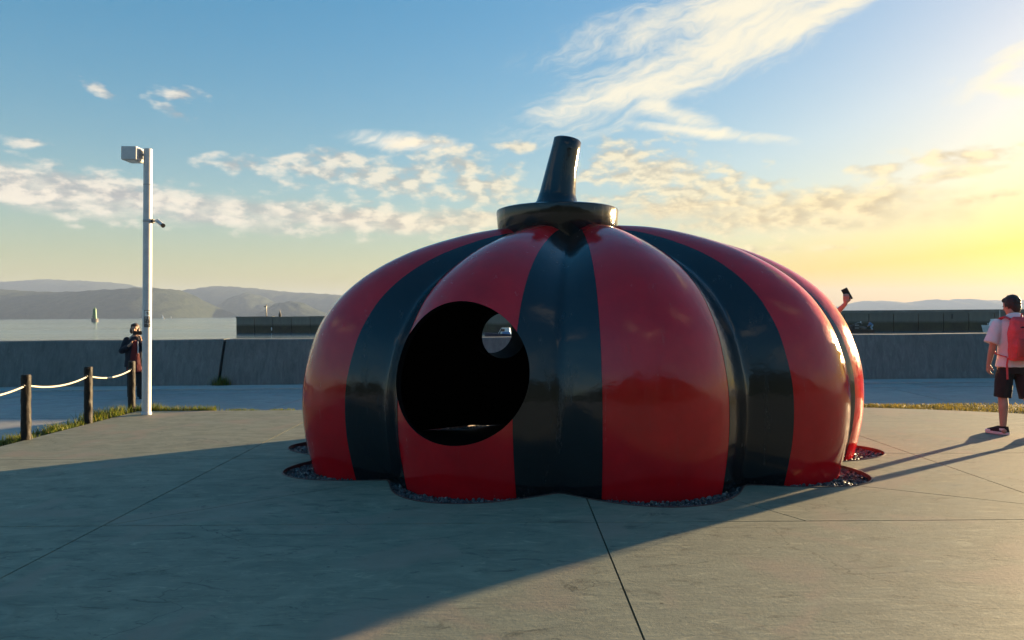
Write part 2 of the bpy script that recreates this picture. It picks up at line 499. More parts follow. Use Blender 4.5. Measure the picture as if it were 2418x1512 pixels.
class MB:
    def __init__(self):
        self.v = []
        self.f = []
        self.mi = []
        self.cur = 0

    def add(self, verts, faces):
        k = len(self.v)
        self.v += [tuple(p) for p in verts]
        for f in faces:
            self.f.append(tuple(i + k for i in f))
            self.mi.append(self.cur)
        return self

    def box(self, x0, x1, y0, y1, z0, z1, M=None):
        vs = [Vector((x, y, z)) for z in (z0, z1) for x, y in ((x0, y0), (x1, y0), (x1, y1), (x0, y1))]
        if M:
            vs = [M @ p for p in vs]
        return self.add(vs, [(3, 2, 1, 0), (4, 5, 6, 7), (0, 1, 5, 4), (1, 2, 6, 5), (2, 3, 7, 6), (3, 0, 4, 7)])

    def rings(self, rings, caps=True, closed=False):
        n = len(rings[0])
        vs = [p for r in rings for p in r]
        fs = []
        m = len(rings)
        for i in range(m - 1):
            for j in range(n):
                a, b2 = i * n + j, i * n + (j + 1) % n
                fs.append((a, b2, b2 + n, a + n))
        if caps:
            fs.append(tuple(reversed(range(n))))
            fs.append(tuple(range((m - 1) * n, m * n)))
        return self.add(vs, fs)

    def tube(self, pts, radii, seg=12, flat=None, caps=True):
        pts = [Vector(p) for p in pts]
        if not hasattr(radii, '__len__'):
            radii = [radii] * len(pts)
        rings = []
        up = None
        for i, p in enumerate(pts):
            d = (pts[min(i + 1, len(pts) - 1)] - pts[max(i - 1, 0)]).normalized()
            if up is None:
                up = Vector((0, 0, 1)) if abs(d.z) < 0.9 else Vector((0, 1, 0))
            s = d.cross(up).normalized()
            up = s.cross(d).normalized()
            r = radii[i]
            rx, ry = (r if hasattr(r, '__len__') else (r, r))
            rings.append([p + s * (rx * math.cos(2 * math.pi * j / seg)) + up * (ry * math.sin(2 * math.pi * j / seg)) for j in range(seg)])
        # ring order so that normals point out
        rings = [list(reversed(r)) for r in rings]
        return self.rings(rings, caps)

    def lathe(self, prof, seg=24, c=(0, 0, 0), caps=True):
        rings = [[(c[0] + r * math.cos(2 * math.pi * j / seg), c[1] + r * math.sin(2 * math.pi * j / seg), c[2] + z) for j in range(seg)] for r, z in prof]
        return self.rings(rings, caps)

    def loft(self, secs, seg=20, power=2.0):
        """secs: (cx, cy, z, rx, ry) horizontal super-ellipses from the bottom up"""
        rings = []
        for cx, cy, z, rx, ry in secs:
            r = []
            for j in range(seg):
                a = 2 * math.pi * j / seg
                c, s = math.cos(a), math.sin(a)
                r.append((cx + rx * math.copysign(abs(c) ** (2 / power), c), cy + ry * math.copysign(abs(s) ** (2 / power), s), z))
            rings.append(r)
        return self.rings(rings)

    def ball(self, c, r, seg=14, M=None):
        c = Vector(c)
        rx, ry, rz = r if hasattr(r, '__len__') else (r, r, r)
        m = seg // 2
        vs = []
        for i in range(1, m):
            ph = math.pi * i / m - math.pi / 2
            for j in range(seg):
                a = 2 * math.pi * j / seg
                vs.append(Vector((rx * math.cos(ph) * math.cos(a), ry * math.cos(ph) * math.sin(a), rz * math.sin(ph))))
        vs += [Vector((0, 0, -rz)), Vector((0, 0, rz))]
        if M:
            vs = [M @ p for p in vs]
        vs = [p + c for p in vs]
        fs = []
        for i in range(m - 2):
            for j in range(seg):
                a, b2 = i * seg + j, i * seg + (j + 1) % seg
                fs.append((a, b2, b2 + seg, a + seg))
        bot, top = len(vs) - 2, len(vs) - 1
        for j in range(seg):
            fs.append((bot, (j + 1) % seg, j))
            o = (m - 2) * seg
            fs.append((top, o + j, o + (j + 1) % seg))
        return self.add(vs, fs)

    def mesh(self, name, smooth=None):
        me = bpy.data.meshes.new(name)
        me.from_pydata(self.v, [], self.f)
        if any(self.mi):
            me.polygons.foreach_set('material_index', self.mi)
        if smooth is not None:
            me.polygons.foreach_set('use_smooth', [True] * len(me.polygons))
            if smooth < 180:
                me.set_sharp_from_angle(angle=R(smooth))
        me.update()
        return me

    def build(self, name, mat, parent=None, smooth=35, bevel=0.0):
        me = self.mesh(name, None if bevel else smooth)
        if bevel:
            bm = bmesh.new()
            bm.from_mesh(me)
            bmesh.ops.bevel(bm, geom=[e for e in bm.edges if e.is_manifold and e.calc_face_angle(0) > R(40)], offset=bevel, segments=2, affect='EDGES', clamp_overlap=True)
            bm.to_mesh(me)
            bm.free()
            me.polygons.foreach_set('use_smooth', [True] * len(me.polygons))
            me.set_sharp_from_angle(angle=R(smooth or 35))
        return link_mesh(name, me, mat, parent)


def evaluated(ob):
    dg = bpy.context.evaluated_depsgraph_get()
    ev = ob.evaluated_get(dg)
    return bpy.data.meshes.new_from_object(ev)


def remeshed(mb, name, voxel=0.007, smooth=6, factor=0.5):
    me = mb.mesh(name + '_raw')
    ob = bpy.data.objects.new(name + '_raw', me)
    COL.objects.link(ob)
    md = ob.modifiers.new('r', 'REMESH')
    md.mode = 'VOXEL'
    md.voxel_size = voxel
    md.adaptivity = 0.0
    sm = ob.modifiers.new('s', 'SMOOTH')
    sm.factor = factor
    sm.iterations = smooth
    out = evaluated(ob)
    out.name = name
    bpy.data.objects.remove(ob)
    bpy.data.meshes.remove(me)
    out.polygons.foreach_set('use_smooth', [True] * len(out.polygons))
    return out


def crumple(me, amp, fx=8, fz=4):
    n = len(me.vertices)
    co = [0.0] * (3 * n)
    no = [0.0] * (3 * n)
    me.vertices.foreach_get('co', co)
    me.vertex_normals.foreach_get('vector', no)
    for i in range(0, 3 * n, 3):
        k = amp * mnoise.fractal(Vector((co[i] * fx, co[i + 1] * fx, co[i + 2] * fz)), 0.9, 2, 3)
        co[i] += no[i] * k
        co[i + 1] += no[i + 1] * k
        co[i + 2] += no[i + 2] * k
    me.vertices.foreach_set('co', co)
    me.update()
    return me


# ------------------------------------------------------------------ ground, sea, far hills
SEA = -1.70
ROAD = -0.13

mb = MB()
xs = [-9000, -3000, -1000, -300, -80, 0, 80, 300, 1000, 3000, 9000]
ys = [-9000, -3000, -1000, -300, -80, 0, 80, 300, 1000, 3000, 9000]
mb.add([(x, y, SEA) for y in ys for x in xs], [(j * 11 + i, j * 11 + i + 1, (j + 1) * 11 + i + 1, (j + 1) * 11 + i) for j in range(10) for i in range(10)])
tag(mb.build('sea', 'water', smooth=None), 'calm pale sea reaching to the hills', kind='structure')

mb = MB()
mb.box(-420, 420, -520, 18.75, -4.2, ROAD - 0.06)
tag(mb.build('ground', 'road', smooth=None), 'concrete quay ground under the plaza and road', kind='structure')


def hill(name, label, D, depth, ridge, seed, rough=0.05, base=SEA - 3):
    """ridge: (px, py) crest points in the photograph's directions, turned into real heights at distance D"""
    pts = []
    for x, y in ridge:
        hz = 743.5 - (x - 1209) * 0.007
        pts.append(((x - 1209) / 1746 * D, EYE + (hz - y) / 1746 * D))
    x0, x1 = pts[0][0], pts[-1][0]
    nx, ny = 320, 26
    vs = []
    for j in range(ny + 1):
        tt = j / ny * 2 - 1
        for i in range(nx + 1):
            X = x0 + (x1 - x0) * i / nx
            for k in range(len(pts) - 1):
                if pts[k][0] <= X <= pts[k + 1][0] + 1e-6:
                    u = (X - pts[k][0]) / (pts[k + 1][0] - pts[k][0])
                    u2 = u * u * (3 - 2 * u) * 0.5 + u * 0.5
                    h = pts[k][1] * (1 - u2) + pts[k + 1][1] * u2
                    break
            Y = D + tt * depth
            prof = max(0.0, 1 - abs(tt) ** 1.7) ** 0.8
            nz = mnoise.fractal(Vector((X / D * 14 + seed, Y / D * 14, seed)), 0.9, 2.1, 6)
            sp = mnoise.fractal(Vector((X / D * 60 + seed, Y / D * 60, seed * 2)), 0.8, 2.0, 3)
            H = base + (h - base) * prof * (1 + rough * nz * (0.35 + 1.4 * abs(tt)) + rough * 0.30 * sp) + (7.0 * mnoise.noise(Vector((X * 0.03, Y * 0.03, seed))) * min(1, prof * 2) if h > 20 else 0)
            vs.append((X, Y + depth * 0.06 * nz, H))
    fs = [(j * (nx + 1) + i, j * (nx + 1) + i + 1, (j + 1) * (nx + 1) + i + 1, (j + 1) * (nx + 1) + i) for j in range(ny) for i in range(nx)]
    mb = MB().add(vs, fs)
    o = mb.build(name, 'woodland', smooth=180)
    return tag(o, label, kind='structure')


hill('hill', 'long hazy ridge along the far left shore', 4700, 700,
     [(-900, 720), (-500, 690), (-200, 672), (0, 668), (120, 661), (200, 664), (270, 668), (330, 679), (400, 684), (480, 705), (640, 752)], 1.3)
hill('hill', 'nearer dark wooded headland on the left', 2600, 380,
     [(-900, 735), (-500, 705), (-150, 690), (0, 684), (90, 690), (180, 691), (260, 685), (330, 681), (400, 683), (440, 700), (475, 722), (505, 753)], 4.1, 0.04)
hill('hill', 'broad hazy hill behind the left breakwater', 4300, 600,
     [(380, 755), (420, 697), (460, 683), (510, 677), (560, 678), (640, 686), (720, 692), (800, 697), (950, 700), (1150, 708), (1350, 712), (1500, 745)], 7.7)
hill('hill', 'steep pointed hill near the breakwater end', 3500, 300,
     [(490, 758), (530, 722), (565, 698), (585, 692), (610, 697), (650, 715), (700, 735), (760, 756)], 2.9)
hill('hill', 'small rounded island above the breakwater', 2900, 180,
     [(610, 757), (635, 732), (660, 717), (688, 711), (715, 717), (745, 732), (775, 742), (810, 756)], 9.2, 0.03)
hill('hill', 'faint golden mountains low over the right breakwater', 6800, 700,
     [(1880, 742), (1960, 728), (2010, 721), (2040, 712), (2090, 711), (2130, 716), (2170, 712), (2200, 707), (2235, 711), (2270, 706), (2330, 710), (2380, 711), (2420, 709), (2600, 700), (2800, 706), (3000, 738)], 5.5, 0.04)
# the wooded island the quay belongs to, behind the viewer
vs = []
nx, ny = 80, 20
for j in range(ny + 1):
    for i in range(nx + 1):
        X = -420 + 840 * i / nx
        tt = j / ny
        Y = -75 - 380 * tt
        h = (46 + 20 * math.sin(X * 0.013 + 1) + 14 * mnoise.fractal(Vector((X * 0.02, Y * 0.02, 3)), 0.9, 2, 5)) * math.sin(math.pi * min(1, tt * 1.1)) ** 0.7 if 0 < tt * 1.1 < 1 else 0
        h *= max(0, 1 - (abs(X) / 420) ** 4)
        vs.append((X, Y, ROAD - 0.3 + h + (3.5 * mnoise.noise(Vector((X * 0.11, Y * 0.11, 0))) if h > 3 else 0)))
mb = MB().add(vs, [(j * (nx + 1) + i + 1, j * (nx + 1) + i, (j + 1) * (nx + 1) + i, (j + 1) * (nx + 1) + i + 1) for j in range(ny) for i in range(nx)])
tag(mb.build('hill', 'woodland', smooth=180), 'wooded hill behind the viewer on the island', kind='structure')

# ------------------------------------------------------------------ quay road of cast slabs
YAW = R(1.4)
QM = Matrix.Rotation(YAW, 4, 'Z')


def slab_box(name, mat, x0, x1, y0, y1, ztop, parent, thick=0.055, M=QM, skew=0.0):
    mb = MB()
    vs = [(x0, y0), (x1, y0), (x1 + skew, y1), (x0 + skew, y1)]
    top = [M @ Vector((x, y, ztop)) for x, y in vs]
    bot = [M @ Vector((x, y, ztop - thick)) for x, y in vs]
    mb.add(bot + top, [(3, 2, 1, 0), (4, 5, 6, 7), (0, 1, 5, 4), (1, 2, 6, 5), (2, 3, 7, 6), (3, 0, 4, 7)])
    return mb.build(name, mat, parent, smooth=None)


road = tag(empty('road'), 'grey concrete quay road along the sea wall', kind='structure')
g = 0.02
rr = random.Random(5)
for i in range(-8, 8):
    x0, x1 = i * 6.2 + 2.1, (i + 1) * 6.2 + 2.1
    slab_box('slab', 'road', x0 + g / 2, x1 - g / 2, 12.42, 16.05, ROAD + rr.uniform(-.003, .003), road, skew=0.35)
    slab_box('slab', 'road', x0 + 1.3 + g / 2, x1 + 1.3 - g / 2, 16.10, 16.98, ROAD + rr.uniform(-.003, .003), road)
    slab_box('kerb_slab', 'gutter', x0 + 0.7 + g / 2, x1 + 0.7 - g / 2, 17.0, 17.95, ROAD + 0.02, road)
for k in range(6):       # the arm of the road that runs on past the plaza's left side
    y1 = 12.40 - k * 4.4
    for xa, xb in ((-13.2, -6.62), (-19.8, -13.22), (-26.4, -19.82)):
        slab_box('slab', 'road', xa + g / 2, xb - g / 2, y1 - 4.4 + g, y1, ROAD + rr.uniform(-.003, .003), road)

# ------------------------------------------------------------------ dome geometry (shared by the bed, the slabs and the shell)
DC = Vector((0.72, 8.42, 0))
RX, RY = 3.15, 2.40
NL = 10
TH0 = R(245.3)
PROF = [(0.962, -0.06), (0.976, 0.10), (0.993, 0.35), (1.0, 0.62), (0.995, 0.90), (0.972, 1.18), (0.935, 1.46), (0.868, 1.74),
        (0.765, 1.99), (0.63, 2.20), (0.47, 2.36), (0.33, 2.455), (0.20, 2.50)]


def catmull(P, t):
    n = len(P) - 1
    x = t * n
    i = min(int(x), n - 1)
    u = x - i
    p0, p1, p2, p3 = (P[max(i - 1, 0)], P[i], P[i + 1], P[min(i + 2, n)])
    return tuple(0.5 * (2 * b + (c - a) * u + (2 * a - 5 * b + 4 * c - d) * u * u + (3 * b - a - 3 * c + d) * u ** 3) for a, b, c, d in zip(p0, p1, p2, p3))


def lobe(th):
    c = abs(math.cos(NL / 2 * (th - TH0)))
    return math.sqrt(c * c * 0.93 + 0.0045) / math.sqrt(0.9345)


def shell_pt(th, t, off=0.0):
    r, z = catmull(PROF, t)
    r2, z2 = catmull(PROF, min(1, t + 0.004))
    r1, z1 = catmull(PROF, max(0, t - 0.004))
    sc = 2.65
    tr, tz = (r2 - r1) * sc, z2 - z1
    L = math.hypot(tr, tz) or 1
    nr, nz = tz / L, -tr / L
    depth = 0.31 * (1 - 0.62 * max(0, (t - 0.55) / 0.45))
    d = -depth * (1 - lobe(th)) + off
    rr_ = r * sc + nr * d
    return Vector((DC.x + RX / sc * rr_ * math.cos(th), DC.y + RY / sc * rr_ * math.sin(th), z + nz * d))


def bed_pt(th):
    c = abs(math.cos(NL / 2 * (th - TH0)))
    k = 0.30 - 0.30 * (1 - math.sqrt(c * c + 0.03) / 1.015)
    p = shell_pt(th, 0.08)
    d = Vector((math.cos(th) / RX, math.sin(th) / RY, 0)).normalized()
    q = p + d * k
    q.z = 0
    return q


# ------------------------------------------------------------------ plaza: poured slabs parted by saw-cut joints, with the lobed bed cut out
plaza = tag(empty('plaza'), 'pale poured concrete plaza divided by thin joints', kind='structure')
PX0, PX1, PY0, PY1 = -6.12, 40.0, -45.0, 12.05
jx = [-6.12, -3.02, 0.61, 4.30, 7.95, 11.6, 15.2, 22.5, 40.0]
jy = [-45, -16.5, -9.2, -5.5, -1.85, 1.75, 5.42, 7.98, 12.05]
bed = [bed_pt(2 * math.pi * i / 320) for i in range(320)]
J = 0.011


def right_edge(x):      # the grassed edge swings in towards the viewer on the right
    if x < 4.2:
        return 12.05
    return max(8.04, 12.05 - 0.088 * (x - 4.2) ** 2 if x < 9 else 10.02 - 0.845 * (x - 9))


def slab_cell(poly):
    """poly: convex outline, counter-clockwise; returns top polygons with the bed removed"""
    n = len(poly)
    cx = sum(p[0] for p in poly) / n
    cy = sum(p[1] for p in poly) / n
    # shrink for the joint
    lines = []
    for i in range(n):
        a, b2 = Vector(poly[i]), Vector(poly[(i + 1) % n])
        d = (b2 - a).normalized()
        nn = Vector((-d.y, d.x))
        lines.append((a + nn * (J / 2), d, nn))
    shr = []
    for i in range(n):
        p, d, _ = lines[i - 1]
        q, e, _ = lines[i]
        cr = d.x * e.y - d.y * e.x
        if abs(cr) < 1e-7:
            shr.append(q)
            continue
        s = ((q - p).x * e.y - (q - p).y * e.x) / cr
        shr.append(p + d * s)
    mnx, mxx = min(p.x for p in shr), max(p.x for p in shr)
    mny, mxy = min(p.y for p in shr), max(p.y for p in shr)
    near = mnx < DC.x + 3.7 and mxx > DC.x - 3.7 and mny < DC.y + 3.1 and mxy > DC.y - 3.1
    if not near:
        return [shr], None
    # constrained triangulation of outline + bed outline
    vv = [p.copy() for p in shr] + [Vector((p.x, p.y)) for p in bed]
    nb = len(bed)
    ed = [(i, (i + 1) % n) for i in range(n)] + [(n + i, n + (i + 1) % nb) for i in range(nb)]
    ov, oe, of, _, _, _ = delaunay_2d_cdt(vv, ed, [], 0, 1e-6)

    def inside_bed(p):
        th = math.atan2((p.y - DC.y) / RY, (p.x - DC.x) / RX) % (2 * math.pi)
        i = th / (2 * math.pi) * nb
        a, b2 = bed[int(i) % nb], bed[(int(i) + 1) % nb]
        u = i - int(i)
        q = a.lerp(b2, u)
        return (p - Vector((DC.x, DC.y))).length < (q - DC).length - 1e-4

    def inside_cell(p):
        return all((p - a).dot(nn) > -1e-6 for a, d, nn in [(shr[i], None, lines[i][2]) for i in range(n)])
    tris = []
    for f in of:
        c = sum((ov[i] for i in f), Vector((0, 0))) / len(f)
        if inside_cell(c) and not inside_bed(c):
            tris.append([ov[i] for i in f])
    return None, tris


def emit_slab(poly):
    whole, tris = slab_cell(poly)
    bm = bmesh.new()
    if whole:
        for pl in whole:
            bm.faces.new([bm.verts.new((p.x, p.y, 0)) for p in pl])
    else:
        if not tris:
            bm.free()
            return
        vd = {}
        for tr in tris:
            ids = []
            for p in tr:
                k = (round(p.x, 5), round(p.y, 5))
                if k not in vd:
                    vd[k] = bm.verts.new((p.x, p.y, 0))
                ids.append(vd[k])
            try:
                bm.faces.new(ids)
            except ValueError:
                pass
    bmesh.ops.recalc_face_normals(bm, faces=bm.faces)
    for f in bm.faces:
        if f.normal.z < 0:
            f.normal_flip()
    ret = bmesh.ops.extrude_face_region(bm, geom=list(bm.faces))
    for v in ret['geom']:
        if isinstance(v, bmesh.types.BMVert):
            v.co.z -= 0.17
    bmesh.ops.recalc_face_normals(bm, faces=bm.faces)
    me = bpy.data.meshes.new('slab')
    bm.to_mesh(me)
    bm.free()
    link_mesh('slab', me, 'plaza', plaza)


SPLIT = {(1, 5): ((-3.02, 5.42), 'corner')}
for i in range(len(jx) - 1):
    for j in range(len(jy) - 1):
        x0, x1, y0, y1 = jx[i], jx[i + 1], jy[j], jy[j + 1]
        if y1 == 12.05 and x0 >= 4.2:
            poly = [(x0, y0), (x1, y0)] + [(x1 + (x0 - x1) * q_ / 10, right_edge(x1 + (x0 - x1) * q_ / 10)) for q_ in range(11)]
            if right_edge(x0) < 8.05:
                poly = [(x0, y0), (x1, y0), (x1, 8.04), (x0, 8.04)]
        else:
            poly = [(x0, y0), (x1, y0), (x1, y1), (x0, y1)]
        if (i, j) == (1, 6):      # saw cut from the crossing towards the bed
            xk = x0 + (y1 - y0) / 0.80
            emit_slab([(x0, y0), (x1, y0), (x1, y1), (xk, y1)])
            emit_slab([(x0, y0), (xk, y1), (x0, y1)])
        elif (i, j) == (2, 6):    # the cut that kinks out of the bed on the right
            xk = 2.15
            emit_slab([(x0, y0), (xk, y0), (x0 + 0.15, y1), (x0, y1)])
            emit_slab([(xk, y0), (x1, y0), (x1, y0 + 0.28), (x0 + 0.15, y1)])
            emit_slab([(x1, y0 + 0.28), (x1, y1), (x0 + 0.15, y1)])
        else:
            emit_slab(poly)

mb = MB()
mb.box(PX0 + 0.02, 39.9, -44.9, 10.0, -0.175, -0.045)
tag(mb.build('joint_bed', 'joint', plaza, smooth=None))

# lip round the bed
mb = MB()
outer, inner = [], []
for p in bed:
    d = (p - DC)
    d.z = 0
    d.normalize()
    outer.append(p - d * 0.001)
    inner.append(p - d * 0.013)
rings = [[(p.x, p.y, z) for p in src] for src, z in ((outer, -0.12), (outer, 0.006), (inner, 0.006), (inner, -0.12))]
mb.rings(rings, caps=False)
plain('edge_steel', (0.10, 0.045, 0.04), 0.5, vary=0.3, scale=10)
edge = mb.build('bed_edging', 'edge_steel', smooth=30)
tag(edge, 'thin dark metal edging round the lobed gravel bed', 'edging')

# gravel stones
ico = bmesh.new()
bmesh.ops.create_icosphere(ico, subdivisions=1, radius=1.0)
iv = [v.co.copy() for v in ico.verts]
ifc = [tuple(v.index for v in f.verts) for f in ico.faces]
ico.free()
mb = MB()
rg = random.Random(3)
cnt = 0
while cnt < 7500:
    th = rg.random() * 2 * math.pi
    a = shell_pt(th, 0.08)
    b2 = bed_pt(th)
    u = rg.random()
    p = Vector((a.x, a.y, 0)).lerp(b2, -0.12 + u * 1.08)
    s = rg.uniform(0.009, 0.021)
    if math.sin(th) > 0.55 and rg.random() < 0.6:
        continue
    M = Euler((rg.random() * 6, rg.random() * 6, rg.random() * 6)).to_matrix() @ Matrix.Diagonal((s * rg.uniform(.8, 1.5), s * rg.uniform(.7, 1.2), s * rg.uniform(.5, .9)))
    zc = -0.045 + rg.uniform(-0.012, 0.014)
    mb.add([M @ (v * rg.uniform(0.85, 1.15)) + Vector((p.x, p.y, zc)) for v in iv], ifc)
    cnt += 1
tag(mb.build('gravel', 'gravel', smooth=None), 'dark crushed gravel filling the lobed bed round the dome', 'gravel', kind='stuff')
mb = MB()
ring0 = [(DC.x + (p.x - DC.x) * 0.999, DC.y + (p.y - DC.y) * 0.999, -0.047) for p in bed]
mb.add(ring0 + [(DC.x, DC.y, -0.047)], [(i, (i + 1) % 320, 320) for i in range(320)])
plain('bed_soil', (0.03, 0.03, 0.032), 0.9, vary=0.3, scale=60)
tag(mb.build('bed_floor', 'bed_soil', smooth=None), 'dark bed floor under the gravel', kind='structure')


# ------------------------------------------------------------------ the dome: plain red and black fluted shell standing in for the artwork
def shell_patch(th0, th1, nth, nt, thick, off=0.0):
    mb = MB()
    T = [i / nt for i in range(nt + 1)]
    A = [th0 + (th1 - th0) * i / nth for i in range(nth + 1)]
    outer = [[shell_pt(a, t_, off) for a in A] for t_ in T]
    inner = [[shell_pt(a, t_, off - thick) for a in A] for t_ in T]
    n = nth + 1
    vs = [p for r in outer for p in r] + [p for r in inner for p in r]
    K = n * (nt + 1)
    fo, fi = [], []
    for i in range(nt):
        for j in range(nth):
            a = i * n + j
            fo.append((a, a + 1, a + n + 1, a + n))
            fi.append((K + a + n, K + a + n + 1, K + a + 1, K + a))
    for i in range(nt):
        a = i * n
        fi.append((a, a + n, K + a + n, K + a))
        a = i * n + nth
        fi.append((a + n, a, K + a, K + a + n))
    for j in range(nth):
        fi.append((j + 1, j, K + j, K + j + 1))
        a = nt * n + j
        fi.append((a, a + 1, K + a + 1, K + a))
    mb.add(vs, fo)
    mb.cur = 1
    k0 = len(mb.f)
    for f in fi:
        mb.f.append(f)
        mb.mi.append(1)
    return mb


def cutter(p, axis, r, length, seg=72):
    q = Vector(axis).normalized()
    mb = MB()
    mb.tube([Vector(p) - q * length / 2, Vector(p) + q * length / 2], r, seg)
    me = mb.mesh('cut')
    o = bpy.data.objects.new('cut', me)
    COL.objects.link(o)
    return o


dome = empty('dome_sculpture', (DC.x, DC.y, 0))
tag(dome, 'huge glossy red fluted dome with black bands and a black post on top', 'sculpture')
ax1 = Vector((-1.21 / RX ** 2, -2.05 / RY ** 2, 0.10)).normalized()
cut1 = cutter((-0.46, 6.42, 1.02), ax1, 0.625, 1.7)
cut2 = cutter((-0.30, 10.55, 1.30), (-0.35, 1.0, 0.1), 0.34, 1.6)
BW = 0.40      # share of a lobe's pitch painted black, astride the groove
pitch = 2 * math.pi / NL


def finish_patch(mb, name, mats, cuts):
    me = mb.mesh(name)
    ob = bpy.data.objects.new(name, me)
    COL.objects.link(ob)
    for m_ in mats:
        me.materials.append(MATS[m_])
    for c in cuts:
        md = ob.modifiers.new('b', 'BOOLEAN')
        md.operation = 'DIFFERENCE'
        md.solver = 'EXACT'
        md.object = c
    if cuts:
        out = evaluated(ob)
        ob.modifiers.clear()
        ob.data = out
        me = out
        me.name = name
    me.polygons.foreach_set('use_smooth', [True] * len(me.polygons))
    me.set_sharp_from_angle(angle=R(38))
    ob.parent = dome
    ob.matrix_parent_inverse = Matrix.Translation(-DC)
    return ob


for k in range(NL):
    c = TH0 + k * pitch
    hw = pitch * (1 - BW) / 2
    cuts = [cut1] if k == 0 else ([cut2] if k in (6, 7) else [])
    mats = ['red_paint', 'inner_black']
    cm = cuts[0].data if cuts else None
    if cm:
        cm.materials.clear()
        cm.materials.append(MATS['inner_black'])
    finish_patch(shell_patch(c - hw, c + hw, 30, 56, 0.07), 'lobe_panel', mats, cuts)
    gcen = c + pitch / 2
    gcuts = [cut1] if k in (0, NL - 1) else ([cut2] if k in (5, 6) else [])
    finish_patch(shell_patch(gcen - pitch * BW / 2, gcen + pitch * BW / 2, 20, 56, 0.075, 0.003), 'groove_band', ['black_paint', 'inner_black'], gcuts)


def collar(p, axis, r, depth, back, mat):  # made-up baffle ring lining an opening, shaped to stop sunlight
    q = Vector(axis).normalized()
    mb = MB()
    up = Vector((0, 0, 1))
    sd = q.cross(up).normalized()
    up = sd.cross(q).normalized()
    rings = []
    for rr_, d_ in ((r - 0.002, back), (r - 0.002, back - depth), (r - 0.030, back - depth), (r - 0.030, back - 0.012), (r - 0.014, back)):
        ring = []
        for j in range(72):
            a = 2 * math.pi * j / 72
            base_ = Vector(p) + sd * (rr_ * math.cos(a)) + up * (rr_ * math.sin(a))
            ring.append(base_ + q * d_ - DC)
        rings.append(ring)
    mb.rings(rings + [rings[0]], caps=False)
    return mb.build('sun_baffle', mat, dome, smooth=40)


collar((-0.30, 10.55, 1.30), (-0.35, 1.0, 0.1), 0.34, 0.56, -0.02, 'inner_black')  # added so low sun through the rear opening misses the inner wall
for c in (cut1, cut2):
    bpy.data.objects.remove(c)

mb = MB()
cz = 2.44
mb.lathe([(0.60, cz - 0.10), (0.648, cz - 0.095), (0.655, cz + 0.005), (0.672, cz + 0.03), (0.690, cz + 0.24), (0.684, cz + 0.262), (0.66, cz + 0.272), (0.35, cz + 0.315), (0.15, cz + 0.34)], 72, (-0.20, -0.02, 0))
o = mb.build('cap_drum', 'black_paint', dome, smooth=40)
mb = MB()
mb.tube([(-0.20, -0.02, cz + 0.29), (-0.20, -0.02, cz + 0.36), (-0.19, -0.02, cz + 0.46), (-0.15, -0.02, cz + 0.72), (-0.10, -0.02, cz + 0.95), (-0.075, -0.02, cz + 1.06), (-0.072, -0.02, cz + 1.075)],
        [0.34, 0.235, 0.205, 0.175, 0.16, 0.158, 0.14], 40)
o = mb.build('finial_post', 'black_paint', dome, smooth=50)

# ------------------------------------------------------------------ sea wall
wall = empty('sea_wall', (0, 18, ROAD))
tag(wall, 'long weathered grey concrete sea wall behind the road', 'wall')
WX = [-66.5, -56.5, -46.5, -36.5, -26.5, -16.5, -6.5, 3.5, 13.5, 23.5, 33.5, 43.5, 53.5]
for a, b2 in zip(WX[:-1], WX[1:]):
    mb = MB()
    n = 14
    prof = [(17.86, ROAD - 0.02), (17.93, 0.40), (18.03, 0.955), (18.06, 0.98), (18.44, 0.985), (18.47, 0.955), (18.52, ROAD - 0.02)]
    rings = []
    for i in range(n + 1):
        x = a + 0.035 + (b2 - a - 0.07) * i / n
        rings.append([QM @ Vector((x + (0.10 * (p[1] - 0.98)) * (1 if i in (0, n) else 1), p[0], p[1] + (0.006 * math.sin(x * 1.7) if p[1] > 0.9 else 0))) for p in prof])
    mb.rings(rings)
    me = mb.mesh('wall_panel', 25)
    o = link_mesh('wall_panel', me, 'wall', wall)
    o.matrix_parent_inverse = Matrix.Translation(-Vector((0, 18, ROAD)))
mb = MB()
for x in WX[1:-1]:
    vs = [QM @ Vector((x - 0.034 + dx - 0.1 * (0.93 - z), y, z)) for z in (ROAD, 0.93) for dx, y in ((0, 18.09), (0.068, 18.09), (0.068, 18.4), (0, 18.4))]
    mb.add(vs, [(3, 2, 1, 0), (4, 5, 6, 7), (0, 1, 5, 4), (1, 2, 6, 5), (2, 3, 7, 6), (3, 0, 4, 7)])
o = mb.build('joint_filler', 'joint', wall, smooth=None)
o.matrix_parent_inverse = Matrix.Translation(-Vector((0, 18, ROAD)))


# ------------------------------------------------------------------ grass
def grass(name, mat, label, spots, cat='grass'):
    mb = MB()
    for (x, y, z, h, w, lean, a) in spots:
        dx, dy = math.cos(a), math.sin(a)
        px, py = -dy * w, dx * w
        lx, ly = dx * lean * h, dy * lean * h
        mb.add([(x - px, y - py, z), (x + px, y + py, z), (x + px * .7 + lx * .35, y + py * .7 + ly * .35, z + h * .55), (x - px * .7 + lx * .35, y - py * .7 + ly * .35, z + h * .55), (x + lx, y + ly, z + h)],
               [(0, 1, 2, 3), (3, 2, 4)])
    return tag(mb.build(name, mat, smooth=None), label, cat, kind='stuff')


gr = random.Random(11)


def tufts(n, fx, hmin, hmax, zfun):
    out = []
    while len(out) < n:
        r = fx()
        if r is None:
            continue
        x, y, k = r
        out.append((x, y, zfun(x, y), gr.uniform(hmin, hmax) * k, gr.uniform(0.003, 0.007), gr.uniform(0.1, 0.9), gr.random() * 6.283))
    return out


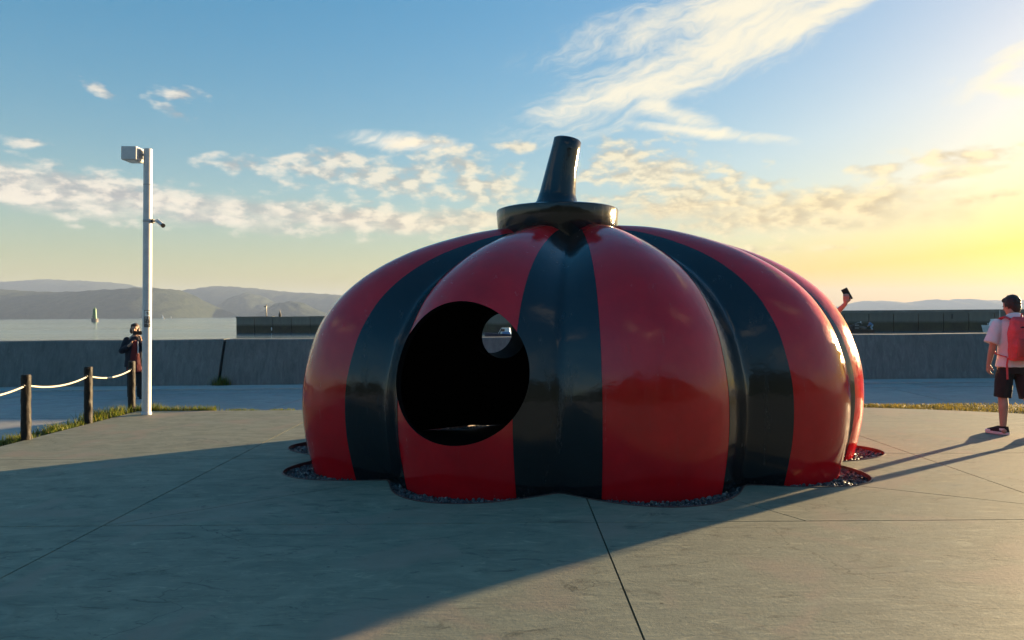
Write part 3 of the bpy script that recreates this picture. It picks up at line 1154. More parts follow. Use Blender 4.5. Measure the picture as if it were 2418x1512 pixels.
def strip_left():
    y = gr.uniform(-2.0, 12.2)
    x = -6.30 + gr.gauss(0, 0.085)
    d = mnoise.noise(Vector((x * 2.5, y * 2.2, 1.0)))
    if d < -0.15 or x > -6.05:
        return None
    k = 0.55 + 0.9 * max(0, d + 0.1) + (0.5 if 10.9 < y < 12.2 else 0)
    return x, y, k


def strip_back():
    x = gr.uniform(-6.3, -3.6) if gr.random() < 0.9 else gr.uniform(-6.3, -1.0)
    y = 12.19 + gr.gauss(0, 0.055)
    d = mnoise.noise(Vector((x * 2.2, y * 2.0, 5.0)))
    if y < 12.07 or (x > -4.9 and d < 0.0):
        return None
    k = (1.25 if x < -4.9 else 0.6) * (0.7 + 0.6 * max(0, d))
    return x, y, k


sp = tufts(9000, strip_left, 0.06, 0.17, lambda x, y: -0.05) + tufts(2600, strip_back, 0.06, 0.17, lambda x, y: -0.06)
grass('grass', 'grass_green', 'sunlit yellow-green grass growing along the plaza edge under the rope', sp)


def patch_right():
    x = gr.uniform(3.0, 22)
    e = right_edge(x)
    y = e + 0.02 + (12.42 - e) * gr.random()
    d = mnoise.fractal(Vector((x * 1.1, y * 2.2, 2.0)), 0.9, 2, 3)
    if d < -0.25 and gr.random() < 0.8:
        return None
    return x, y, 0.6 + 0.6 * max(0, d)


grass('grass', 'grass_dry', 'thin dry yellowish grass patch beside the plaza on the right', tufts(26000, patch_right, 0.025, 0.08, lambda x, y: -0.03))


def weed():
    return -6.95 + gr.gauss(0, 0.10), 17.66 + gr.gauss(0, 0.05), 1.0


grass('weeds', 'grass_green', 'small weeds at the foot of the sea wall joint', tufts(260, weed, 0.10, 0.30, lambda x, y: ROAD), 'weeds')
mb = MB()
mb.box(-6.62, -6.125, -30, 12.42, -0.2, -0.055)
mb.box(-6.12, 3.0, 12.06, 12.41, -0.2, -0.065)
pl = [(3.0, 12.06)] + [(x, right_edge(x) - 0.03) for x in (4.2, 5, 6, 7, 8, 9, 10, 11.3)] + [(30, 8.0), (30, 12.41), (3.0, 12.41)]
kk = len(pl)
mb.add([(x, y, -0.04) for x, y in pl] + [(x, y, -0.2) for x, y in pl], [tuple(range(kk))] + [(i, i + kk, (i + 1) % kk + kk, (i + 1) % kk) for i in range(kk)])
tag(mb.build('soil', 'soil', smooth=None), 'bare soil strip under the grass', kind='structure')

# ------------------------------------------------------------------ rope barrier posts
POSTS = [(-6.13, 9.30), (-6.16, 10.72), (-6.20, 12.02), (-6.09, 7.90)]
plabels = ['dark rough post with a sagging rope, nearest the left picture edge',
           'dark rough post between the leftmost post and the post beside the white pole',
           'dark rough post close beside the tall white lamp pole',
           'dark rough post at the left end of the rope']
for k, (x, y) in enumerate(POSTS):
    e = empty('rope_post', (x, y, -0.06))
    tag(e, plabels[k], 'post', 'rope posts along the plaza edge')
    mb = MB()
    seg, nz = 30, 60
    rings = []
    for i in range(nz + 1):
        z = 0.88 * i / nz
        r = []
        for j in range(seg):
            a = 2 * math.pi * j / seg
            nn = mnoise.fractal(Vector((math.cos(a) * 2.2 + k * 3, math.sin(a) * 2.2, z * 9)), 0.8, 2.2, 4)
            rad = 0.056 + 0.0055 * nn
            if i == nz:
                rad *= 0.86
            r.append((rad * math.cos(a) + z * 0.012, rad * math.sin(a), z))
        rings.append(r)
    mb.rings(rings)
    mb.build('shaft', 'post_wood', e, smooth=60)
    mb = MB()
    mb.tube([(-0.0 + 0.009, -0.066, 0.745), (0.009, -0.058, 0.745), (0.009, 0.058, 0.745), (0.009, 0.066, 0.745)], [0.020, 0.024, 0.024, 0.020], 14)
    mb.build('rope_eye', 'dark_metal', e, smooth=40)
rope = MB()
order = [POSTS[3], POSTS[0], POSTS[1], POSTS[2]]
pts = []
for a, b2 in zip(order[:-1], order[1:]):
    for i in range(24):
        u = i / 24
        sag = 0.075 * (1 - (2 * u - 1) ** 2)
        pts.append((a[0] + (b2[0] - a[0]) * u + 0.009, a[1] + (b2[1] - a[1]) * u, 0.685 - sag))
pts.append((order[-1][0] + 0.009, order[-1][1], 0.685))
rope.tube(pts, 0.0120, 10)
tag(rope.build('rope', 'rope', smooth=60), 'pale sagging rope strung through the dark posts', 'rope')

# ------------------------------------------------------------------ lamp pole
PP = Vector((-5.76, 11.62, 0))
pole = empty('lamp_pole', PP)
pole.rotation_euler = (0, R(0.95), 0)
tag(pole, 'tall white pole with a box lamp and a small security camera', 'lamp pole')
PHT = 4.17
mb = MB()
mb.lathe([(0.068, 0.0), (0.068, 0.5), (0.0665, 2.0), (0.064, PHT - 0.004), (0.060, PHT)], 32)
mb.build('shaft', 'white_metal', pole, smooth=40)
mb = MB()
mb.lathe([(0.077, 0.002), (0.077, 0.035), (0.0695, 0.045)], 32)
mb.build('base_collar', 'white_metal', pole, smooth=40)
mb = MB()
mb.lathe([(0.0675, 3.60), (0.0675, 3.615)], 32)
mb.build('joint_ring', 'grey_metal', pole, smooth=40)
mb = MB()
mb.box(-0.335, -0.10, -0.17, 0.13, PHT - 0.20, PHT + 0.005)
hd = mb.build('lamp_head', 'white_metal', pole, bevel=0.006)
mb = MB()
mb.box(-0.315, -0.12, -0.15, 0.11, PHT - 0.207, PHT - 0.2005)
mb.build('lens', 'lamp_glass', hd, smooth=None)
mb = MB()
mb.box(-0.099, -0.085, -0.09, 0.06, PHT - 0.16, PHT - 0.03)
mb.build('mount_plate', 'grey_metal', pole, bevel=0.003)
mb = MB()
mb.tube([(-0.086, -0.015, PHT - 0.095), (-0.055, -0.015, PHT - 0.095)], 0.018, 14)
mb.build('bracket_arm', 'grey_metal', pole, smooth=40)
sc_ = empty('security_camera', PP)
sc_.rotation_euler = (0, R(0.95), 0)
tag(sc_, 'small grey security camera clamped to the white pole', 'camera')
CZ = 3.04
mb = MB()
mb.lathe([(0.0672, CZ - 0.018), (0.0705, CZ - 0.014), (0.0705, CZ + 0.014), (0.0672, CZ + 0.018)], 32)
mb.build('clamp_band', 'grey_metal', sc_, smooth=40)
mb = MB()
mb.tube([(0.068, 0, CZ), (0.098, 0, CZ)], 0.034, 18)
mb.build('base_cup', 'dark_metal', sc_, smooth=40)
mb = MB()
mb.tube([(0.098, 0, CZ), (0.145, -0.01, CZ + 0.004), (0.165, -0.02, CZ - 0.012)], 0.013, 12)
mb.build('arm', 'grey_metal', sc_, smooth=40)
mb = MB()
d = Vector((0.75, -0.42, -0.5)).normalized()
c0 = Vector((0.15, -0.01, CZ + 0.01))
mb.tube([c0, c0 + d * 0.01, c0 + d * 0.15, c0 + d * 0.16], [0.024, 0.033, 0.033, 0.031], 20)
bd = mb.build('housing', 'white_metal', sc_, smooth=40)
mb = MB()
mb.tube([c0 + d * 0.161, c0 + d * 0.185], [0.034, 0.034], 20)
mb.build('lens_hood', 'black_plastic', bd, smooth=40)

# warning sticker wrapped round the pole: pictogram of a camera over white-on-black writing
st = empty('camera_sticker', PP)
st.rotation_euler = (0, R(0.95), 0)
tag(st, 'black and white camera warning sticker wrapped on the white pole', 'sticker')
TC = math.atan2(-PP.y, -PP.x) + R(9)      # faces the viewer


def wrap(u, z, r):
    a = TC + u / 0.0672
    return (r * math.cos(a), r * math.sin(a), z)


def sheet(name, mat, u0, u1, z0, z1, r, parent, n=10):
    mb = MB()
    mb.add([wrap(u0 + (u1 - u0) * i / n, z, r) for z in (z0, z1) for i in range(n + 1)], [(i, i + 1, n + 2 + i, n + 1 + i) for i in range(n)])
    return mb.build(name, mat, parent, smooth=180)


Z0 = 1.375
sheet('backing', 'sticker_black', -0.052, 0.052, Z0, Z0 + 0.265, 0.0682, st)
sheet('icon_panel', 'sticker_white', -0.045, 0.045, Z0 + 0.168, Z0 + 0.258, 0.0690, st)
mb = MB()
pic = [(-0.034, 0.218), (-0.02, 0.233), (0.0, 0.235), (0.018, 0.222), (0.034, 0.203), (0.03, 0.192), (0.02, 0.190), (0.0, 0.198), (-0.02, 0.205)]
mb.add([wrap(x, Z0 + z, 0.0697) for x, z in pic] + [wrap(0, Z0 + 0.214, 0.0699)], [(i, (i + 1) % 9, 9) for i in range(9)])
mb.add([wrap(x, Z0 + z, 0.0697) for x, z in ((-0.002, 0.234), (0.004, 0.234), (0.008, 0.248), (0.003, 0.248))], [(0, 1, 2, 3)])
mb.build('camera_icon', 'sticker_black', st, smooth=None)


def writing(text, size, z, width):
    cu = bpy.data.curves.new('writing', 'FONT')
    cu.body = text
    cu.size = size
    cu.align_x = 'CENTER'
    cu.resolution_u = 2
    ob = bpy.data.objects.new('w', cu)
    COL.objects.link(ob)
    me = evaluated(ob)
    bpy.data.objects.remove(ob)
    if len(me.vertices) == 0:
        return
    bm = bmesh.new()
    bm.from_mesh(me)
    bmesh.ops.triangulate(bm, faces=bm.faces)
    bmesh.ops.subdivide_edges(bm, edges=[e for e in bm.edges if e.calc_length() > 0.012], cuts=1)
    xs_ = [v.co.x for v in bm.verts]
    k = width / (max(xs_) - min(xs_))
    cx = (max(xs_) + min(xs_)) / 2
    for v in bm.verts:
        v.co = wrap((v.co.x - cx) * k, z + v.co.y, 0.0700)
    bm.to_mesh(me)
    bm.free()
    link_mesh('writing', me, 'sticker_white', st)


writing('防犯', 0.046, Z0 + 0.122, 0.078)
writing('カメラ', 0.036, Z0 + 0.085, 0.084)
writing('作動中', 0.036, Z0 + 0.044, 0.086)
sheet('footer_strip', 'boat_grey', -0.036, 0.036, Z0 + 0.012, Z0 + 0.028, 0.0690, st)

# ------------------------------------------------------------------ breakwater of caissons
bwr = empty('breakwater', (15, 133, SEA))
tag(bwr, 'long dark concrete breakwater across the harbour with a weed-dark tide line', 'breakwater')
A0, A1 = Vector((-54.5, 146, 0)), Vector((118, 116, 0))
dirb = (A1 - A0).normalized()
nrm = Vector((-dirb.y, dirb.x, 0))
L = (A1 - A0).length
CW = 3.9
nc = int(L / CW)
rb = random.Random(2)
sharedc = None
BI = Matrix.Translation(-Vector((15, 133, SEA)))
rotb = math.atan2(dirb.y, dirb.x)
for i in range(nc):
    p = A0 + dirb * (i * CW)
    if sharedc is None:
        mb = MB()
        mb.box(0.07, CW - 0.07, 0, 5.2, -3.0, 1.22)
        mb.box(-0.07, 0.07, 0.35, 5.1, -3.0, 1.20)
        mb.box(0.0, CW, -0.10, 0.9, 1.222, 1.50)
        sharedc = mb.mesh('caisson')
    o = link_mesh('caisson', sharedc, None if sharedc.materials else 'caisson', bwr)
    o.matrix_parent_inverse = BI
    o.location = (p.x, p.y, rb.uniform(-0.03, 0.03))
    o.rotation_euler = (0, 0, rotb)
B0 = A0 + dirb * 24 + nrm * 2.4
B1 = A1 + nrm * 2.4
mb = MB()
LL = (B1 - B0).length
MM = Matrix.Translation(B0) @ Matrix.Rotation(rotb, 4, 'Z')
mb.box(0, LL, 0, 0.5, 1.1, 1.86, MM)
o = mb.build('parapet', 'breakwater', bwr, smooth=None)
o.matrix_parent_inverse = BI
for k, u in enumerate((30, 46, 62, 78, 95, 112, 130, 146)):
    q = A0 + dirb * u - nrm * 0.16
    mb = MB()
    mb.box(q.x - 0.12, q.x + 0.12, q.y - 0.06, q.y + 0.05, 0.35, 1.15)
    o = mb.build('fender', 'boat_dark', bwr, bevel=0.03)
    o.matrix_parent_inverse = BI
# things standing on its end
q = A0 + dirb * 5.4 + nrm * 2
e = empty('mast_light', (q.x, q.y, 1.22))
tag(e, 'thin dark mast with a small lamp on the left end of the breakwater', 'mast')
mb = MB()
mb.tube([(0, 0, 0), (0, 0, 0.1), (0, 0, 2.5)], [0.16, 0.11, 0.09], 10)
mb.build('shaft', 'dark_metal', e)
mb = MB()
mb.box(-0.42, 0.03, -0.12, 0.12, 2.18, 2.34)
mb.ball((0.02, 0, 2.56), 0.12, 10)
mb.build('lamp', 'dark_metal', e, smooth=40)
q = A0 + dirb * 8.3 + nrm * 2
e = empty('harbour_beacon', (q.x, q.y, 1.22))
tag(e, 'small pointed dark beacon beside the mast on the breakwater', 'beacon')
mb = MB()
mb.lathe([(0.26, 0), (0.26, 0.55), (0.30, 0.62), (0.24, 0.8), (0.15, 1.05)], 14)
mb.build('body', 'dark_metal', e, smooth=40)
mb = MB()
mb.lathe([(0.12, 1.05), (0.06, 1.4), (0.015, 1.75)], 10)
mb.build('spire', 'dark_metal', e, smooth=40)
q = A0 + dirb * 7.6 - nrm * 0.1
e = tag(empty('depth_marker', (q.x, q.y, 0)), 'small white upright marker on the breakwater face', 'marker')
mb = MB()
mb.tube([(0, 0, -1.25), (0, 0, -1.1), (0, 0, -0.75), (0, 0, -0.6)], [0.05, 0.10, 0.10, 0.05], 12)
mb.build('float', 'sticker_white', e, smooth=50)

# ------------------------------------------------------------------ green light tower out at sea
D = 540
e = empty('light_tower', ((224 - 1209) / 1746 * D, D, SEA))
tag(e, 'green light tower on a dark base out at sea', 'lighthouse')
mb = MB()
mb.lathe([(2.3, -1), (2.25, 2.0), (2.35, 2.1), (2.35, 2.5), (1.5, 2.55)], 24)
mb.build('base', 'breakwater', e, smooth=35)
mb = MB()
mb.lathe([(1.55, 2.5), (1.5, 2.9), (1.12, 9.2), (1.1, 9.3)], 24)
tw = mb.build('tower', 'green_paint', e, smooth=35)
mb = MB()
mb.box(-0.35, 0.35, -1.62, -1.40, 2.6, 4.4)
mb.build('door', 'dark_metal', tw, smooth=None)
mb = MB()
mb.lathe([(1.1, 9.28), (1.5, 9.4), (1.5, 9.62), (1.2, 9.65)], 20)
mb.build('gallery', 'green_paint', e, smooth=35)
mb = MB()
mb.lathe([(0.42, 9.6), (0.42, 10.4), (0.5, 10.45), (0.1, 10.9)], 14)
mb.build('lantern', 'green_paint', e, smooth=35)
mb = MB()
mb.box(-1.95, -1.3, -0.3, 0.3, 3.9, 4.6)
mb.build('side_box', 'green_paint', e, smooth=None)


# ------------------------------------------------------------------ boats
def hull(Ln, B, dep, sheer=0.35, n=16):
    """bow towards -x, waterline z = 0"""
    mb = MB()
    rings = []
    for i in range(n + 1):
        u = i / n
        x = -Ln / 2 + Ln * u
        w = B / 2 * min(1.0, (math.sin(min(1, u * 1.6) * math.pi / 2)) ** 0.7 + 0.02)
        top = dep + sheer * (1 - u) ** 2
        bow = (1 - u) ** 3 * 0.5
        rings.append([(x - bow * 0, -w * 0.45, -0.25), (x - bow, -w * 0.9, 0.15), (x - bow * 1.6, -w, top), (x - bow * 1.6, -w * 0.9, top), (x - bow * 1.5, -w * 0.86, top - 0.18),
                      (x - bow * 1.5, w * 0.86, top - 0.18), (x - bow * 1.6, w * 0.9, top), (x - bow * 1.6, w, top), (x - bow, w * 0.9, 0.15), (x - bow * 0, w * 0.45, -0.25)])
    mb.rings(rings)
    return mb


def at_sea(px, D):
    return ((px - 1209) / 1746 * D, D, SEA)


# dark work boat moored on the right
e = empty('work_boat', at_sea(2022, 118), R(5))
tag(e, 'low dark work boat with machinery moored right of the dome', 'boat')
hull(5.2, 1.7, 0.55, 0.25).build('hull', 'boat_dark', e, smooth=40)
mb = MB()
mb.box(-0.65, 0.25, -0.5, 0.5, 0.40, 1.35)
cab = mb.build('engine_housing', 'boat_dark', e, bevel=0.05)
for z in (0.62, 1.05):
    mb = MB()
    mb.box(-0.55, 0.15, -0.52, -0.502, z, z + 0.22)
    mb.build('panel', 'boat_grey', cab, smooth=None)
mb = MB()
mb.lathe([(0.34, 0.4), (0.40, 0.7), (0.40, 1.0), (0.25, 1.15)], 14, (-1.1, 0, 0))
mb.build('winch_drum', 'boat_dark', e, smooth=40)
mb = MB()
mb.tube([(-0.2, 0.2, 1.3), (0.3, 0.2, 1.55), (0.75, 0.15, 1.62), (1.0, 0.1, 1.35)], 0.07, 8)
mb.build('davit_arm', 'boat_grey', e, smooth=40)
mb = MB()
mb.box(0.35, 1.35, -0.42, 0.42, 0.85, 1.15, Matrix.Rotation(R(12), 4, 'Y'))
mb.build('tarp_bundle', 'boat_grey', e, bevel=0.08)
mb = MB()
mb.tube([(-1.9, 0, 0.5), (-1.9, 0, 1.0), (-2.1, 0, 1.15)], 0.05, 8)
mb.build('stem_post', 'boat_grey', e, smooth=40)
mb = MB()
mb.tube([(-1.5, -0.5, 0.5), (-1.5, -0.5, 0.95)], 0.04, 8)
mb.build('rail_post', 'boat_grey', e, smooth=40)
mb = MB()
mb.ball((0.78, 0.1, 1.66), 0.11, 10)
mb.build('lamp', 'sticker_white', e, smooth=60)

# white cabin boat behind the walker
e = empty('cabin_boat', at_sea(2362, 112), R(12))
tag(e, 'white cabin boat partly hidden behind the walking person', 'boat')
hull(5.2, 2.0, 0.85, 0.35).build('hull', 'boat_white', e, smooth=40)
mb = MB()
mb.tube([(-2.9, 0, 0.12), (-1.5, -0.86, 0.12), (2.55, -0.93, 0.12)], 0.06, 6)
mb.build('rubbing_strake', 'boat_navy', e, smooth=40)
mb = MB()
mb.loft([(-0.3, 0, 0.7, 1.45, 0.80), (-0.25, 0, 1.35, 1.35, 0.76), (-0.1, 0, 1.95, 1.15, 0.70), (-0.1, 0, 2.0, 1.22, 0.76), (-0.1, 0, 2.08, 1.18, 0.72)], 28, 5)
cab = mb.build('cabin', 'boat_white', e, smooth=35)
for x0, x1 in ((-1.25, -0.5), (-0.4, 0.25), (0.35, 0.9)):
    mb = MB()
    mb.box(x0, x1, -0.84, -0.70, 1.38, 1.82)
    mb.build('window', 'window_glass', cab, bevel=0.02)
mb = MB()
mb.tube([(-0.1, 0, 2.05), (-0.1, 0, 3.4)], 0.03, 6)
mb.build('aerial', 'boat_white', e)
mb = MB()
for x in (-2.6, -2.0, -1.6):
    mb.tube([(x, -0.3, 0.95), (x, -0.3, 1.45)], 0.025, 6)
mb.tube([(-2.65, -0.3, 1.45), (-1.55, -0.3, 1.45)], 0.025, 6)
mb.build('bow_rail', 'boat_white', e, smooth=40)

# blue fishing boat seen through the dome's openings
e = empty('fishing_boat', at_sea(1190, 104), R(-6))
tag(e, 'small blue and white fishing boat seen through the opening in the dome', 'boat')
hull(4.2, 1.5, 0.5, 0.3).build('hull', 'boat_navy', e, smooth=40)
mb = MB()
mb.loft([(0.2, 0, 0.4, 0.75, 0.55), (0.25, 0, 1.0, 0.68, 0.5), (0.3, 0, 1.35, 0.55, 0.45), (0.3, 0, 1.42, 0.60, 0.5)], 24, 4)
cab = mb.build('cabin', 'boat_white', e, smooth=35)
mb = MB()
mb.box(-0.4, 0.15, -0.57, -0.44, 0.9, 1.25)
mb.build('window', 'window_glass', cab, bevel=0.02)
mb = MB()
mb.box(-0.2, 0.95, -0.62, 0.62, 0.42, 0.85)
mb.build('blue_cover', 'boat_blue', e, bevel=0.06)
mb = MB()
mb.tube([(-0.9, 0, 0.45), (-0.35, 0, 1.4)], 0.03, 6)
mb.build('stay', 'boat_white', e)

for k, (px, D, s) in enumerate(((384, 1500, 1.0), (404, 1700, 0.6))):
    e = empty('sailing_boat', at_sea(px, D))
    tag(e, ['larger distant white sail just right of the pole on the sea', 'tiny faint white sail farthest right of the pole on the sea'][k], 'sailboat', 'distant sailing boats')
    hb = hull(7 * s, 2 * s, 0.9 * s)
    hb.build('hull', 'boat_white', e)
    mb = MB()
    mb.add([(-0.4 * s, -0.05, 1.2 * s), (3.0 * s, -0.05, 1.2 * s), (-0.4 * s, -0.05, 9 * s), (-0.4 * s, 0.05, 1.2 * s), (3.0 * s, 0.25, 1.2 * s), (-0.4 * s, 0.05, 9 * s)], [(0, 1, 2), (5, 4, 3), (0, 3, 4, 1), (1, 4, 5, 2), (2, 5, 3, 0)])
    mb.build('sail', 'sail', e, smooth=None)


# ------------------------------------------------------------------ people
def limb(mb, pts, radii, seg=14):
    mb.tube(pts, radii, seg)
    for p, r in ((pts[0], radii[0]), (pts[-1], radii[-1])):
        mb.ball(p, r, 12)
    for p, r in zip(pts[1:-1], radii[1:-1]):
        mb.ball(p, r * 0.99, 12)


def hand(mb, wrist, along, palm, curl=0.5, s=1.0, thumb=1, grip=0.0):
    """along: towards the fingertips; palm: the way the palm faces; thumb: side (+1/-1)"""
    a = Vector(along).normalized()
    p = Vector(palm)
    p = (p - a * p.dot(a)).normalized()
    side = a.cross(p).normalized() * thumb
    w = Vector(wrist)
    limb(mb, [w, w + a * 0.03 * s], [0.023 * s, 0.026 * s])
    for k in range(4):
        off = side * ((1.5 - k) * 0.019 * s)
        base = w + a * 0.085 * s + off
        limb(mb, [w + a * 0.025 * s + off * 0.75, base], [0.0135 * s, 0.0115 * s], 10)
        ln = (0.066, 0.075, 0.068, 0.053)[k] * s
        c1 = curl * 0.9
        d1 = (a * math.cos(c1) + p * math.sin(c1)).normalized()
        c2 = curl * 2.0
        d2 = (a * math.cos(c2) + p * math.sin(c2)).normalized()
        m1 = base + d1 * ln * 0.52
        limb(mb, [base, m1, m1 + d2 * ln * 0.5], [0.0095 * s, 0.0088 * s, 0.0075 * s], 10)
    t0 = w + a * 0.025 * s + side * 0.026 * s
    t1 = t0 + (a * 0.55 + side * 0.75 + p * (0.25 + grip)).normalized() * 0.04 * s
    t2 = t1 + (a * 0.9 + side * (0.25 - grip) + p * (0.3 + grip)).normalized() * 0.032 * s
    limb(mb, [t0, t1, t2], [0.0135 * s, 0.011 * s, 0.0085 * s], 10)


def head(mb, c, turn=0.0, nod=0.0, s=1.0):
    """face towards +y before turning; returns the head matrix"""
    M = Matrix.Translation(Vector(c)) @ Matrix.Rotation(turn, 4, 'Z') @ Matrix.Rotation(nod, 4, 'X')
    M3 = M.to_3x3()

    def bl(p, r):
        mb.ball(M @ Vector(p), r, 16, M3)
    bl((0, -0.006 * s, 0.018 * s), (0.074 * s, 0.094 * s, 0.098 * s))
    bl((0, 0.022 * s, -0.045 * s), (0.058 * s, 0.066 * s, 0.072 * s))
    bl((0, 0.062 * s, -0.088 * s), (0.026 * s, 0.022 * s, 0.022 * s))
    mb.tube([M @ Vector((0, 0.083 * s, 0.018 * s)), M @ Vector((0, 0.100 * s, -0.022 * s))], [0.008 * s, 0.014 * s], 10)
    bl((0.0, 0.099 * s, -0.024 * s), (0.016 * s, 0.013 * s, 0.011 * s))
    for sg in (-1, 1):
        bl((sg * 0.074 * s, -0.004 * s, -0.008 * s), (0.010 * s, 0.020 * s, 0.031 * s))
    return M


def face_bits(M, parent, s=1.0):
    M3 = M.to_3x3()
    for sg in (-1, 1):
        mb = MB()
        mb.ball(M @ Vector((sg * 0.031 * s, 0.079 * s, 0.010 * s)), (0.011 * s, 0.009 * s, 0.006 * s), 10, M3)
        mb.build('eye', 'eye_dark', parent, smooth=90)
    mb = MB()
    mb.ball(M @ Vector((0, 0.083 * s, -0.058 * s)), (0.021 * s, 0.007 * s, 0.006 * s), 10, M3)
    mb.build('mouth', 'lip', parent, smooth=90)


def shoe(parent, ankle, fwd, name_mats=('shoe_white', 'black_cloth'), s=1.0):
    f = Vector(fwd).normalized()
    sd = Vector((f.y, -f.x, 0))
    M = Matrix(((sd.x, f.x, 0, ankle[0]), (sd.y, f.y, 0, ankle[1]), (0, 0, 1, 0), (0, 0, 0, 1)))

    def out(y0, y1, z, w, n=22):
        r = []
        for j in range(n):
            a = 2 * math.pi * j / n
            yy = (y0 + y1) / 2 + (y1 - y0) / 2 * math.sin(a)
            tt = (yy - y0) / (y1 - y0)
            ww = w * (0.78 + 0.32 * math.sin(tt * math.pi * 0.85))
            r.append(M @ Vector((ww * math.copysign(abs(math.cos(a)) ** 0.7, math.cos(a)), yy, z)))
        return r
    mb = MB()
    mb.rings([out(-0.072 * s, 0.205 * s, 0.001, 0.040 * s), out(-0.077 * s, 0.212 * s, 0.012, 0.044 * s), out(-0.075 * s, 0.208 * s, 0.034 * s, 0.043 * s)])
    sh = mb.build('sole', name_mats[0], parent, smooth=50)
    mb = MB()
    mb.rings([out(-0.073 * s, 0.202 * s, 0.032 * s, 0.041 * s), out(-0.070 * s, 0.185 * s, 0.058 * s, 0.040 * s), out(-0.064 * s, 0.115 * s, 0.082 * s, 0.037 * s), out(-0.060 * s, 0.060 * s, 0.105 * s, 0.036 * s)])
    u = mb.build('shoe', name_mats[1], parent, smooth=50)
    if name_mats[0] == 'shoe_white':
        mb = MB()
        mb.rings([out(0.10 * s, 0.209 * s, 0.033 * s, 0.043 * s), out(0.11 * s, 0.20 * s, 0.052 * s, 0.040 * s)])
        mb.build('toe_panel', name_mats[0], u, smooth=50)
        mb = MB()
        mb.rings([out(-0.055 * s, 0.06 * s, 0.052 * s, 0.0405 * s), out(-0.045 * s, 0.055 * s, 0.078 * s, 0.0405 * s)])
        mb.build('side_panel', name_mats[0], u, smooth=50)


# --- walker with the coral backpack, seen from behind
w_rz = R(-8)
w = empty('person', (6.21, 9.16, 0), w_rz)
tag(w, 'person in white shirt and black shorts walking away with a coral backpack', 'person')
LK, LA = (-0.110, 0.03, 0.49), (-0.120, 0.0, 0.09)
RK, RA = (0.125, -0.06, 0.485), (0.140, -0.30, 0.115)
SHL, ELL, WRL = (-0.185, 0.0, 1.375), (-0.245, -0.02, 1.115), (-0.262, 0.05, 0.875)
SHR, ELR, WRR = (0.185, 0.0, 1.375), (0.245, -0.03, 1.115), (0.258, 0.02, 0.875)
mb = MB()
mb.loft([(0, 0, 0.82, 0.13, 0.095), (0, 0, 0.92, 0.165, 0.11), (0, 0.0, 1.05, 0.145, 0.10), (0, 0, 1.22, 0.165, 0.105), (0, -0.01, 1.34, 0.175, 0.10), (0, -0.01, 1.42, 0.12, 0.075), (0, -0.005, 1.46, 0.06, 0.06)], 24)
limb(mb, [(0, -0.005, 1.42), (0.0, 0.015, 1.54)], [0.058, 0.052])
for hip, k_, an in (((-0.095, 0, 0.90), LK, LA), ((0.095, 0.01, 0.90), RK, RA)):
    h_, k2, a2 = Vector(hip), Vector(k_), Vector(an)
    limb(mb, [h_, h_.lerp(k2, 0.5), k2, k2.lerp(a2, 0.33) + Vector((0, -0.016, 0)), a2], [0.088, 0.074, 0.053, 0.056, 0.036])
    limb(mb, [a2, a2 + Vector((0, -0.03, -0.045)), a2 + Vector((0, 0.10, -0.055))], [0.036, 0.033, 0.026])
for s_, e_, w_ in ((SHL, ELL, WRL), (SHR, ELR, WRR)):
    s2, e2, w2 = Vector(s_), Vector(e_), Vector(w_)
    limb(mb, [s2, s2.lerp(e2, 0.5), e2, e2.lerp(w2, 0.3), w2], [0.052, 0.045, 0.037, 0.038, 0.026])
hand(mb, WRL, (0.0, 0.12, -1), (1, 0.1, 0), 0.55, 1.0, 1)
hand(mb, WRR, (0.0, 0.15, -1), (-1, 0.1, 0), 0.55, 1.0, -1)
HM = head(mb, (-0.005, 0.045, 1.60), R(27), R(-16))
body = link_mesh('body', remeshed(mb, 'body', 0.0058, 5), 'skin', w)
face_bits(HM, w)
mb = MB()
for p, r in (((0, -0.030, 0.045), (0.086, 0.090, 0.088)), ((0, -0.056, -0.020), (0.074, 0.054, 0.080)), ((0, -0.050, -0.070), (0.056, 0.036, 0.045)), ((0, 0.020, 0.078), (0.074, 0.066, 0.040)), ((0.062, -0.02, 0.01), (0.026, 0.055, 0.055)), ((-0.062, -0.02, 0.01), (0.026, 0.055, 0.055))):
    mb.ball(HM @ Vector(p), r, 18, HM.to_3x3())
rh = random.Random(4)
for i in range(260):
    v = Vector((rh.gauss(0, 1), rh.gauss(0, 1), rh.gauss(0, 1))).normalized()
    q = Vector((v.x * 0.080, -0.028 + v.y * 0.086, 0.036 + v.z * 0.088))
    if q.y > 0.02 and q.z < 0.05 or q.z < -0.02 and abs(q.x) > 0.05 or q.z < -0.05:
        continue
    mb.ball(HM @ q, rh.uniform(0.008, 0.016), 8)
link_mesh('hair', remeshed(mb, 'hair', 0.0055, 2), 'hair_dark', w)
# shirt
mb = MB()
mb.loft([(-0.005, 0.0, 0.845, 0.196, 0.142), (0, 0, 0.90, 0.190, 0.138), (0, 0, 1.0, 0.178, 0.126), (0, 0, 1.2, 0.182, 0.122), (0, -0.005, 1.32, 0.192, 0.116), (0, -0.008, 1.40, 0.172, 0.098), (0, -0.005, 1.445, 0.098, 0.078)], 28)
for s_, e_ in ((SHL, ELL), (SHR, ELR)):
    s2, e2 = Vector(s_), Vector(e_)
    dd = (e2 - s2)
    out_ = Vector((math.copysign(0.03, s_[0]), 0, 0))
    mb.ball(s2, 0.066, 14)
    mb.tube([s2, s2 + dd * 0.5 + out_ * 0.4, s2 + dd * 0.93 + out_], [0.066, 0.074, 0.084], 18)
me = remeshed(mb, 'shirt', 0.008, 4)
crumple(me, 0.010, 7, 3.2)
link_mesh('shirt', me, 'white_cotton', w)
mb = MB()
cr = []
